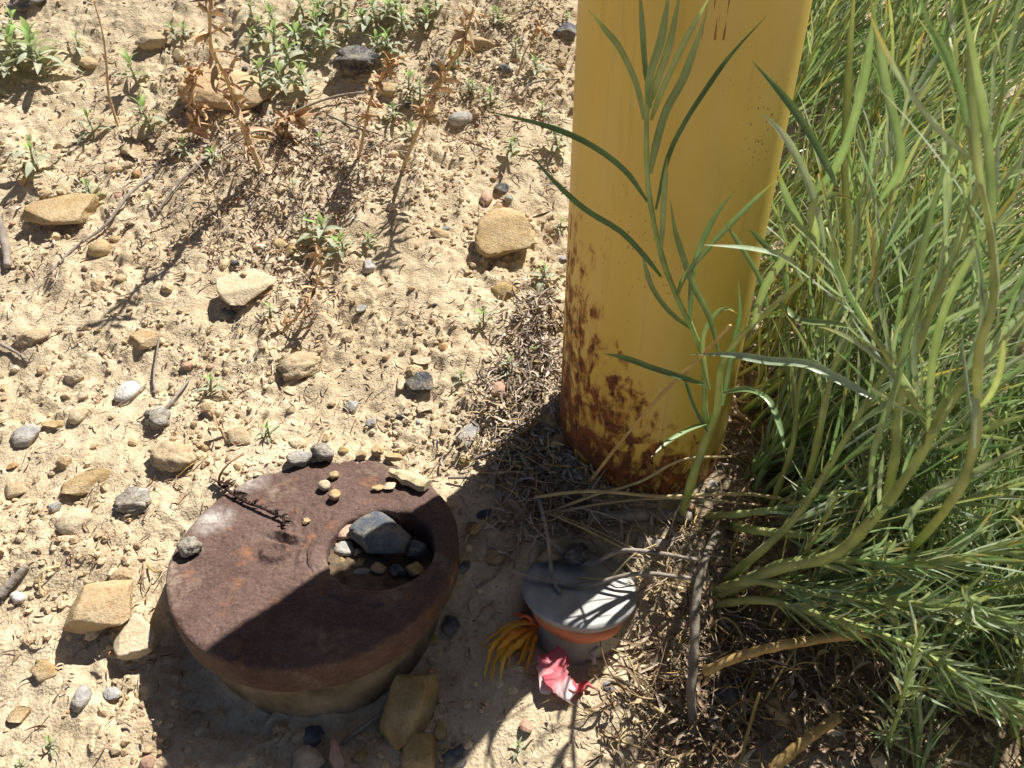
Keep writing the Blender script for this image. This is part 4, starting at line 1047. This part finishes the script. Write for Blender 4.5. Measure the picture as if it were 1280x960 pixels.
def add_leaf(stem, C, w, hint, tint=None, fold=.45, twist=0, force=False):
    n = len(C); t = np.linspace(0, 1, n)
    W = w * np.minimum(1, .45 + 3.2 * t) * np.minimum(1, (1 - t) * 3.2 + .06)
    V, F = ribbon(C, W, hint, fold, twist)
    tint = np.array(tint if tint is not None else RS.choice(GREEN))
    g_ = (1 + .14 * np.sin(t * RS.uniform(3, 8) + RS.uniform(0, 6)))[:, None]
    Ct = np.repeat(tint * g_, 3, 0); Ct[1::3] *= (1.30, 1.22, 1.35); Ct[-6:] *= (1.15, 1.0, .85)
    rd = RS.random()
    if rd < .22: Ct[-9:] *= (1.30, .92, .62)
    if rd > .93 and not force and w < .0017: Ct *= (1.75, 1.28, 1.35)
    d = proj(C); a = 0.0
    m_ = (d[0] > -20) & (d[0] < 1300) & (d[1] > -20) & (d[1] < 980) & (d[2] > .05)
    if m_.any(): a = float(np.sum(np.hypot(np.diff(d[0]), np.diff(d[1])) * m_[1:] * FPX * w / np.maximum(d[2][1:], .05)))
    LEAF.append((a + (1e9 if force else 0), stem, V - shrub_base, F, Ct))
def px_curve(pts, n):
    P = []
    for x_, y_, d_ in pts:
        if d_ == 'g': q_ = onground(x_, y_); P.append(q_ - np.array([0, 0, .006]))
        else: P.append(at(x_, y_, min(d_, depth_of(onground(x_, y_)) - .004) if y_ > 300 else d_))
    return curve(P, n)

# --- hand placed: the sprig before the pole
main = px_curve([(850, 648, 'g'), (868, 590, .455), (884, 545, .440), (897, 507, .425), (901, 460, .405), (923, 423, .385), (967, 383, .365), (1002, 352, .350), (1030, 318, .335)], 30)
s_main = add_stem(main, .0027, .0008, (1.05, 1.05, 1.0), 9)
sprig = px_curve([(885, 545, .440), (881, 510, .430), (880, 453, .415), (866, 413, .400), (847, 373, .385), (827, 320, .372), (811, 240, .352), (808, 160, .335), (811, 95, .322)], 30)
s_sp = add_stem(sprig, .0017, .0011, (.82, .98, .85), 8)
def hand(st, pts, w=.0030, tint=None, d0=None, d1=None, hint=None, tw=0.0, fold=.5):
    n = len(pts); P = [(x, y, d0 + (d1 - d0) * i / (n - 1)) for i, (x, y) in enumerate(pts)]
    C = px_curve(P, 16)
    h = hint if hint is not None else (CAM - C.mean(0)) + np.array([RS.uniform(-.15, .15), 0, RS.uniform(.0, .25)])
    add_leaf(st, C, w, h, tint, fold, tw, True)
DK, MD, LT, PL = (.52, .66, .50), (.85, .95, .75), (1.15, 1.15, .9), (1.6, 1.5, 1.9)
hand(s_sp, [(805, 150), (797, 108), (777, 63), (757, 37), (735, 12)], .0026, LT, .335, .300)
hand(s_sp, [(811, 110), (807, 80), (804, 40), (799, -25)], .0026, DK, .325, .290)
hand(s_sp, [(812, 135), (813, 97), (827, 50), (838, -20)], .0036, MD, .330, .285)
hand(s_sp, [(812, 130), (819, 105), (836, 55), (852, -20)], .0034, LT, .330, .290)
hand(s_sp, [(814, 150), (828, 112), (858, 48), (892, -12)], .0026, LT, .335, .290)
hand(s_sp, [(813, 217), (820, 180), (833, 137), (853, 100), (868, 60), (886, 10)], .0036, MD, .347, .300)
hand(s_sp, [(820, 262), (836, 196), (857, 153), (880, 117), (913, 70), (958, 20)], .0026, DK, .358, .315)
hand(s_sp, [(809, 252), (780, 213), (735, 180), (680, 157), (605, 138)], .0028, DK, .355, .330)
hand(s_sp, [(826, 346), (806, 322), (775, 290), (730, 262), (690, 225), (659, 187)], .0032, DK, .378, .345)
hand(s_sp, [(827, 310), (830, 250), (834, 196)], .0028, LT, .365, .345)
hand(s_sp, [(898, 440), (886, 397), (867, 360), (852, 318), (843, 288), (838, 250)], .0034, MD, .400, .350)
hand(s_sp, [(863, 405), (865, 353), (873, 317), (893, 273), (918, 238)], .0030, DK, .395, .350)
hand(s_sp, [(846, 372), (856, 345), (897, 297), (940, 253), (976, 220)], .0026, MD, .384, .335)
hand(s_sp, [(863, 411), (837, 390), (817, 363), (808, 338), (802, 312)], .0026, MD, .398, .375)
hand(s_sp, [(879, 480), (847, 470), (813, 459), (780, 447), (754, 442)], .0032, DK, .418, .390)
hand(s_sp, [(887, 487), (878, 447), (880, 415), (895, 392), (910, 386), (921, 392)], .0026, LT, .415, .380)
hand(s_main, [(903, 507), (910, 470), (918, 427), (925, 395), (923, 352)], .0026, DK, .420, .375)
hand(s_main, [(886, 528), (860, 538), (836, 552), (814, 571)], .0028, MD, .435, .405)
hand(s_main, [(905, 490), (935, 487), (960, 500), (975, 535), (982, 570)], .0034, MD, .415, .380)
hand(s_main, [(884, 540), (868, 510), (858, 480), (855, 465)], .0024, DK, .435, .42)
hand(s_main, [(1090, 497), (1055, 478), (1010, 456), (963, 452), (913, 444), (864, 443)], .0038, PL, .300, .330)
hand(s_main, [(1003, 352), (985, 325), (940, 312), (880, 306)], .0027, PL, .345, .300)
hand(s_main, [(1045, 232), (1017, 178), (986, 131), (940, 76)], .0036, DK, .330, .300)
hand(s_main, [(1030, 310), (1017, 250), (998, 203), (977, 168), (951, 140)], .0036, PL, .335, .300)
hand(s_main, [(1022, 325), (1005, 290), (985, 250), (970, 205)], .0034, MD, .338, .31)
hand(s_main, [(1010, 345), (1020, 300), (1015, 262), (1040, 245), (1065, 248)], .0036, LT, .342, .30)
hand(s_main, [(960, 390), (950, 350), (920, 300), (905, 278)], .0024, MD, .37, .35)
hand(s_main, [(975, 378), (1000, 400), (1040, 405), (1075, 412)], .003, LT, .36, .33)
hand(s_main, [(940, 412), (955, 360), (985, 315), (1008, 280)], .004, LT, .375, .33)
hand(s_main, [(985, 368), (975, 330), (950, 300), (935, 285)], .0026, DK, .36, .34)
# --- near stems that frame the right side
def rich(st, C, n, Lr, w, dens_from=.25, up=(0, 0, 1), spread=.8):
    m = len(C); T = unit(np.gradient(C, axis=0))
    for i in range(n):
        u = dens_from + (1 - dens_from) * (i + RS.random()) / n; j = min(m - 1, int(u * (m - 1)))
        p, t = C[j], T[j]
        a = i * 2.399 + RS.uniform(-.5, .5)
        A_ = unit(np.cross(t, (.3, .2, .9))); B_ = np.cross(t, A_); o_ = A_ * math.cos(a) + B_ * math.sin(a)
        L = Lr * RS.uniform(.65, 1.2) * (1.0 - .35 * max(0, u - .7) / .3)
        s = np.linspace(0, 1, 9)[:, None]
        bend = unit(np.array([RS.uniform(-.5, .5), RS.uniform(-.5, .5), RS.uniform(-.6, .5)]))
        Cc = p + L * (t * s * (1 - .15 * s) + o_ * spread * RS.uniform(.35, .9) * s ** .85 * .75 + bend * .22 * s ** 2)
        q = proj(Cc)
        lim = np.interp(q[1], [-200, 0, 250, 400, 480, 620, 760, 860, 1000], [1005, 1003, 955, 925, 905, 885, 885, 985, 1060])
        if ((q[0] < lim) & (Cc[:, 1] < POLE[1] + .02)).any() or (np.linalg.norm(Cc - CAM, axis=1) < .17).any(): continue
        if (Cc[:, 2] < base_h(Cc[:, 0], Cc[:, 1]) - .002).any(): continue
        if (np.hypot(Cc[:, 0] - POLE[0], Cc[:, 1] - POLE[1]) < POLE_R + .004).any(): continue
        add_leaf(st, Cc, w * RS.uniform(.75, 1.25), o_ * .6 + (CAM - p) * .8 + np.array([RS.uniform(-.4, .4), RS.uniform(-.4, .4), RS.uniform(-.2, .4)]), None, RS.uniform(.2, .6), RS.uniform(-.9, .9))
near = [
    ([(892, 742, 'g'), (960, 715, .420), (1040, 695, .385), (1085, 655, .360), (1130, 600, .335), (1163, 543, .318), (1149, 512, .312), (1117, 456, .306), (1083, 406, .300), (1055, 353, .297), (1032, 285, .292)], .0038, .0016, 34, .050),
    ([(1163, 543, .318), (1185, 505, .305), (1225, 455, .292), (1290, 372, .275), (1340, 300, .26)], .0030, .0018, 22, .055),
    ([(888, 730, 'g'), (940, 726, .430), (1020, 742, .40), (1110, 752, .37), (1200, 760, .335), (1310, 790, .30)], .0034, .0018, 40, .034),
    ([(885, 745, 'g'), (950, 750, .425), (1030, 770, .39), (1120, 800, .35), (1210, 850, .315), (1290, 900, .29)], .0030, .0016, 38, .030),
    ([(900, 735, 'g'), (980, 705, .42), (1060, 700, .395), (1150, 705, .365), (1240, 690, .34), (1330, 680, .32)], .0040, .0022, 40, .036),
    ([(905, 650, 'g'), (960, 665, .450), (1050, 668, .43), (1150, 640, .40), (1290, 600, .36)], .0034, .0020, 30, .045),
    ([(880, 640, 'g'), (930, 642, .465), (1000, 630, .45), (1090, 595, .43), (1180, 540, .40), (1290, 450, .37)], .0030, .0018, 30, .05),
    ([(1120, 700, 'g'), (1180, 640, .31), (1217, 560, .275), (1224, 440, .248), (1242, 378, .236), (1239, 300, .230), (1224, 225, .225), (1205, 144, .222), (1186, 48, .22)], .0024, .0012, 12, .055),
    ([(1090, 690, 'g'), (1115, 590, .37), (1125, 500, .35), (1160, 400, .33), (1200, 300, .31), (1240, 180, .29), (1262, 60, .28)], .0030, .0016, 26, .06),
    ([(1000, 640, 'g'), (1020, 560, .42), (1040, 470, .40), (1080, 380, .38), (1105, 300, .365), (1120, 200, .35), (1140, 90, .34)], .0026, .0014, 30, .06),
    ([(960, 640, 'g'), (990, 560, .45), (1000, 480, .44), (1030, 400, .425), (1070, 300, .41), (1090, 210, .40)], .0024, .0013, 26, .06),
    ([(1105, 880, 'g'), (1150, 860, .36), (1220, 870, .335), (1300, 900, .31)], .0022, .0012, 26, .028),
    ([(905, 720, 'g'), (950, 690, .43), (1000, 640, .41), (1050, 560, .385), (1085, 500, .37), (1150, 400, .35), (1230, 250, .32)], .0032, .0016, 30, .055),
]
for pts, r0, r1, nl, L in near:
    C = px_curve(pts, 34); s = add_stem(C, r0 * .86, r1 * .35, (1.0, 1.0, .95), 8); rich(s, C, int(nl * (1.25 if L > .04 else 2.6)), L, .0019 if L > .04 else .0017)
# a few big blades close to the lens
st0 = STEMS[-6]
hand(STEMS[9], [(1217, 560), (1222, 440), (1242, 378), (1239, 300), (1224, 225), (1205, 144), (1186, 48)], .0027, PL, .262, .222)
hand(STEMS[9], [(1240, 330), (1236, 200), (1218, 90), (1200, -20)], .0027, LT, .24, .21)
hand(STEMS[8], [(1085, 640), (1092, 560), (1120, 480), (1140, 380), (1165, 260), (1220, 90)], .0027, MD, .33, .25)
hand(STEMS[10], [(1160, 540), (1165, 460), (1180, 390), (1215, 320), (1290, 210)], .0027, LT, .31, .24)
hand(STEMS[11], [(1100, 250), (1125, 200), (1105, 100), (1085, -20)], .0036, MD, .33, .27)
hand(STEMS[11], [(1010, 250), (1050, 200), (1080, 100), (1098, -20)], .0036, MD, .36, .28)
hand(STEMS[12], [(1030, 420), (1060, 330), (1055, 200), (1062, 60), (1070, -30)], .0036, (1.1, .95, .6), .40, .34)
hand(STEMS[10], [(1175, 560), (1215, 545), (1250, 530), (1300, 515)], .0027, LT, .30, .26)
hand(STEMS[4], [(1130, 660), (1160, 620), (1220, 590), (1300, 545)], .0027, (1.15, 1.1, 1.3), .32, .26)
# --- the body of the shrub
def body(count, tries, box, dirs, Lr, leaves, leafL, leafW, r0=(.0014, .0026), from_=.08):
    nb = 0
    for i in range(tries):
        if nb >= count: break
        bx = RS.uniform(*box[0]); by = RS.uniform(*box[1])
        b = np.array([bx, by, float(base_h(bx, by)) - .003])
        d = unit(np.array([RS.uniform(*q_) for q_ in dirs])); L = RS.uniform(*Lr)
        tip = b + d * L; mid = b + d * L * .5 + np.array([RS.uniform(.0, .03), RS.uniform(-.02, .02), RS.uniform(-.015, .01)])
        C = curve([b, mid, tip + np.array([0, 0, .02])], 18); q = proj(C)
        lim = np.interp(q[1], [-200, 0, 250, 400, 480, 620, 760, 860, 1000], [1030, 1030, 975, 945, 925, 905, 900, 1000, 1090])
        if ((q[0] < lim) & (C[:, 1] < POLE[1] + .02)).any() or (np.linalg.norm(C - CAM, axis=1) < .22).any(): continue
        if (np.hypot(C[:, 0] - POLE[0], C[:, 1] - POLE[1]) < POLE_R + .012).any(): continue
        if q[0].min() > 1450 or q[0].max() < 960: continue
        s = add_stem(C, RS.uniform(*r0), .0007, RS.choice([(1, 1, 1), (.9, .85, .7), (.8, 1, .8)]), 5)
        rich(s, C, RS.randint(*leaves), RS.uniform(*leafL), RS.uniform(*leafW), from_); nb += 1
    return nb
n1_ = body(150, 1800, ((.16, .62), (.34, .98)), ((.15, .95), (-.35, .30), (.45, .95)), (.12, .26), (18, 28), (.05, .09), (.0014, .0024))
n2_ = body(62, 900, ((.14, .34), (.52, 1.02)), ((.0, .8), (-.45, .15), (.5, .95)), (.10, .22), (18, 27), (.05, .085), (.0013, .0023))
n3_ = body(85, 2000, ((.18, .48), (.28, .46)), ((-.15, .9), (-.55, .15), (.35, .8)), (.08, .19), (40, 60), (.022, .042), (.0013, .0019), (.0013, .0022), .2)
n4_ = body(90, 2500, ((.20, .46), (.17, .36)), ((-.3, .8), (-.5, .4), (.3, .9)), (.07, .15), (40, 60), (.020, .038), (.0013, .0019), (.0012, .0020), .15)
n5_ = body(40, 1500, ((.150, .25), (.35, .54)), ((-.05, .5), (-.35, .2), (.6, 1.0)), (.10, .21), (22, 32), (.04, .07), (.0014, .0023))
n6_ = body(26, 1500, ((.150, .30), (.28, .38)), ((.0, .9), (-.3, .3), (.25, .7)), (.09, .17), (36, 50), (.022, .04), (.0013, .0019))
print('body', n1_, n2_, n3_, n4_, n5_, n6_)
LEAF.sort(key=lambda q: -q[0])
for a, st, V, F, Ct in LEAF[:300]:
    obj('leaf', mesh_np('leaf', V, F, M['blade'], True, Ct), st)
mb = MB()
for a, st, V, F, Ct in LEAF[300:]:
    mb.add(V, F, Ct)
lm = obj('leaf_mass', mb.mesh('leaf_mass', M['blade']), shrub); lm['kind'] = 'stuff'
print('shrub stems', len(STEMS), 'leaves', len(LEAF))

# ------------------------------------------------------------------ crumbs of soil, gravel and dry plant litter
def scatter(name, label, cat, n, rmin, rmax, mat, palette, seed, level=1, power=3.0, where=None, squash=.6, sink=.3):
    r = np.random.default_rng(seed)
    X = r.uniform(-.62, .62, n * 3); Y = r.uniform(.19, 1.02, n * 3)
    keep = np.abs(X) < .16 + Y * .56
    dens = .04 + .96 * sstep(-.15, .5, fbm(X * 11, Y * 11, 3, 50 + seed))
    sm = np.exp(-(((X + .015) / .055) ** 2 + ((Y - .29) / .08) ** 2))
    keep &= r.random(n * 3) < dens * (1 - .85 * sm)
    keep &= np.hypot(X - DISC_C[0], Y - DISC_C[1]) > DISC_R * .97
    keep &= np.hypot(X - CAP_C[0], Y - CAP_C[1]) > CAP_R * 1.02
    keep &= np.hypot(X - POLE[0], Y - POLE[1]) > POLE_R
    if where is not None: keep &= where(X, Y, r)
    X = X[keep][:n]; Y = Y[keep][:n]; n = len(X); Z = ground_h(X, Y)
    B = []
    for k in range(8):
        V, F = stone_verts(900 + seed * 10 + k, level, 5, .5, .85, .15); B.append(V)
    B = np.array(B); nv = B.shape[1]
    rad = rmin + (rmax - rmin) * r.random(n) ** power
    sc = np.stack([rad * r.uniform(.8, 1.5, n), rad * r.uniform(.8, 1.3, n), rad * r.uniform(.5, 1.0, n) * squash * 1.6], 1) * 2
    V = B[r.integers(0, 8, n)] * sc[:, None, :]
    a = r.uniform(0, 6.28, n); ca, sa = np.cos(a)[:, None], np.sin(a)[:, None]
    tl = r.normal(0, .35, n) + .32; ct, stt = np.cos(tl)[:, None], np.sin(tl)[:, None]
    x = V[..., 0] * ca - V[..., 1] * sa; y = V[..., 0] * sa + V[..., 1] * ca; z = V[..., 2]
    V = np.stack([x, y * ct - z * stt, y * stt + z * ct], -1)
    V += np.stack([X, Y, Z + sc[:, 2] * (.5 - sink)], 1)[:, None, :]
    F = (F[None] + (np.arange(n) * nv)[:, None, None]).reshape(-1, 3)
    pal = np.array(palette)[r.integers(0, len(palette), n)] * r.uniform(.75, 1.2, (n, 1))
    o = obj(name, mesh_np(name, V.reshape(-1, 3), F, M[mat], False, np.repeat(pal, nv, 0)))
    return tag(o, label, cat, kind='stuff')
SOILP = [(1, 1, 1), (1.08, 1.05, 1), (1.12, 1.12, 1.1), (.92, .85, .78), (1.05, .95, .85)]
scatter('soil_crumbs', 'fine crumbs of tan soil strewn over the ground', 'soil', 19000, .0004, .0026, 'crumb', SOILP, 1, 1)
scatter('soil_clods', 'angular little clods of tan soil all over the slope', 'soil', 480, .002, .0060, 'crumb', SOILP + [(1.15, 1.1, 1)], 2, 2)
M['gravel'] = simple('mixed_gravel', (.75, .75, .75), (1, 1, 1), 200, .85, .0006, .3, tint=True)
scatter('gravel', 'small mixed gravel of tan, orange and grey stones', 'gravel', 420, .0010, .0040, 'gravel',
        [(.52, .39, .22), (.45, .27, .12), (.58, .48, .33), (.27, .27, .27), (.40, .39, .38), (.62, .58, .50), (.09, .09, .10), (.48, .30, .21)], 3, 2)

def litter(name, label, blobs, palette, lr, wr, seed, mat='litter', lift=.004, curl=1.2):
    r = random.Random(seed); mb = MB()
    for (px, py, sx, sy, n) in blobs:
        for _ in range(n):
            x, y = r.gauss(px, sx), r.gauss(py, sy)
            if not (-60 < x < 1340 and -40 < y < 1010): continue
            d = ray(x, y)
            # quick ground hit on the smooth slope
            t = .5
            for _i in range(8):
                p = CAM + d * t; e = p[2] - float(base_h(p[0], p[1])); t += e / (-d[2] + .36 * d[1])
            p = CAM + d * t
            if math.hypot(p[0] - POLE[0], p[1] - POLE[1]) < POLE_R + .001: continue
            if math.hypot(p[0] - DISC_C[0], p[1] - DISC_C[1]) < DISC_R: continue
            if math.hypot(p[0] - CAP_C[0], p[1] - CAP_C[1]) < CAP_R: continue
            L = r.uniform(*lr) * r.uniform(.5, 1.2); w = r.uniform(*wr); a = r.uniform(0, 6.28)
            u = np.array([math.cos(a), math.sin(a), r.uniform(-.25, .55) + .32 * math.sin(a)]); v = np.array([-math.sin(a), math.cos(a), r.uniform(-.3, .9)])
            s = np.linspace(-.5, .5, 5)[:, None]; c = r.uniform(-curl, curl)
            Q = p + np.array([0, 0, r.uniform(.0, lift)]) + u * L * s + v * L * c * (s ** 2 - .12)
            LIT.append((mb, Q, w, (r.uniform(-1, 1), r.uniform(-1, 1), 1.3), r.uniform(.1, .9), r.uniform(-2, 2), np.array(r.choice(palette)) * r.uniform(.6, 1.25)))
    return mb, name, label, mat
LIT = []; LOBJ = []
PAL = [(1, .95, .9), (.75, .68, .6), (.55, .45, .36), (1.15, 1.1, 1.05), (.9, .78, .55), (.42, .33, .27)]
LOBJ.append(litter('dry_leaf_litter', 'grey and straw coloured dry leaf litter heaped against the left of the pole',
    [(672, 395, 24, 28, 260), (668, 450, 24, 28, 330), (650, 500, 34, 26, 330), (655, 560, 38, 26, 420), (690, 600, 38, 22, 300), (705, 650, 50, 22, 260), (690, 250, 18, 60, 60)], PAL, (.005, .016), (.0006, .0026), 5, lift=.007))
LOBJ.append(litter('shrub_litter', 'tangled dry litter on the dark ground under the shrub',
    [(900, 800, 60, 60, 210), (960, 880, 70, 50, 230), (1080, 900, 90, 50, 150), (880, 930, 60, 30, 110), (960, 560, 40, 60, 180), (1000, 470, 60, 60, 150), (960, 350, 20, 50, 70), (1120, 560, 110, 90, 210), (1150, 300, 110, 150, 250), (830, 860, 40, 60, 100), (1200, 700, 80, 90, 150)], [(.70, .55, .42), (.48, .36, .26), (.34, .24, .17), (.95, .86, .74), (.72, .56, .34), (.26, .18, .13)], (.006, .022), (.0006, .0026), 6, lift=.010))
LOBJ.append(litter('weed_debris', 'brown and grey scraps of dead weeds lying over the upper slope',
    [(330, 240, 60, 40, 420), (400, 230, 60, 50, 420), (300, 190, 40, 30, 260), (350, 330, 40, 30, 200), (400, 180, 50, 30, 240), (220, 160, 40, 50, 200), (540, 120, 50, 50, 300), (620, 100, 50, 40, 260), (660, 30, 40, 30, 240), (560, 40, 60, 30, 220), (150, 120, 60, 60, 200), (110, 200, 60, 30, 120), (250, 300, 70, 30, 160), (170, 280, 60, 30, 110), (460, 200, 50, 40, 220), (30, 330, 30, 60, 100), (640, 180, 40, 40, 120), (380, 380, 30, 40, 90), (490, 60, 60, 40, 160)],
    [(1, .9, .8), (.62, .42, .32), (.75, .62, .5), (1.1, 1.05, 1), (.40, .28, .22), (.85, .62, .42)], (.004, .014), (.0005, .0024), 7, lift=.004))
LOBJ.append(litter('soil_scraps', 'scattered tiny plant scraps across the open soil',
    [(200, 480, 180, 140, 800), (450, 440, 130, 90, 650), (120, 750, 110, 130, 400), (620, 760, 60, 90, 90), (300, 60, 250, 50, 260), (760, 900, 60, 40, 60)],
    [(.9, .75, .55), (.6, .4, .28), (1.05, .95, .8), (.45, .32, .24)], (.003, .010), (.0004, .0014), 8, lift=.002, curl=.7))
LOBJ.append(litter('loose_straw', 'long thin dry straws strewn around the pole foot and under the shrub',
    [(680, 560, 40, 50, 70), (720, 640, 60, 30, 70), (900, 820, 70, 70, 90), (980, 560, 50, 70, 60), (1080, 860, 90, 60, 60), (400, 200, 90, 50, 40), (640, 90, 60, 60, 40), (830, 690, 50, 30, 40)],
    [(1.1, 1.0, .8), (.9, .75, .55), (1.2, 1.15, 1.05), (.6, .5, .4)], (.018, .050), (.0005, .0010), 12, lift=.012, curl=.35))
ZP = np.array([q[1][2] for q in LIT]); ZG = ground_h(ZP[:, 0], ZP[:, 1]); ZB = base_h(ZP[:, 0], ZP[:, 1])
for (mb_, Q, w, h, fo, tw, c), dz in zip(LIT, ZG - ZB):
    V, F = ribbon(Q + np.array([0, 0, dz + .0012]), w * np.array([.4, 1, 1, .8, .25]), h, fo, tw); mb_.add(V, F, c)
for mb_, name, label, mat in LOBJ:
    tag(obj(name, mb_.mesh(name, M[mat])), label, 'plant litter', kind='stuff')

# fine curled rootlets under the shrub and by the pole
rt = MB(); r = random.Random(77)
for (px, py, sx, sy, n) in ((920, 830, 60, 70, 90), (840, 700, 40, 30, 40), (960, 600, 50, 60, 50), (690, 610, 40, 50, 70), (860, 900, 60, 40, 60), (1060, 850, 90, 60, 60), (650, 540, 30, 30, 30)):
    for _ in range(n):
        p = onground(r.gauss(px, sx), r.gauss(py, sy))
        if math.hypot(p[0] - POLE[0], p[1] - POLE[1]) < POLE_R + .002 or math.hypot(p[0] - CAP_C[0], p[1] - CAP_C[1]) < CAP_R: continue
        L = r.uniform(.012, .05); a = r.uniform(0, 6.28); pts = [p + (0, 0, .001)]; d = np.array([math.cos(a), math.sin(a), r.uniform(0, .7)])
        for i in range(4):
            d = unit(d + np.array([r.uniform(-.9, .9), r.uniform(-.9, .9), r.uniform(-.6, .5)])); q = pts[-1] + d * L / 4
            q[2] = max(q[2], float(base_h(q[0], q[1])) + .002); pts.append(q)
        V, F = tube(curve(pts, 12), np.linspace(.0005, .00025, 12) * r.uniform(.7, 1.5), 4)
        rt.add(V, F, np.array(r.choice(PAL)) * r.uniform(.6, 1.2))
tag(obj('rootlets', rt.mesh('rootlets', M['straw'])), 'fine tangled rootlets and grass stems around the shrub foot', 'roots', kind='stuff')
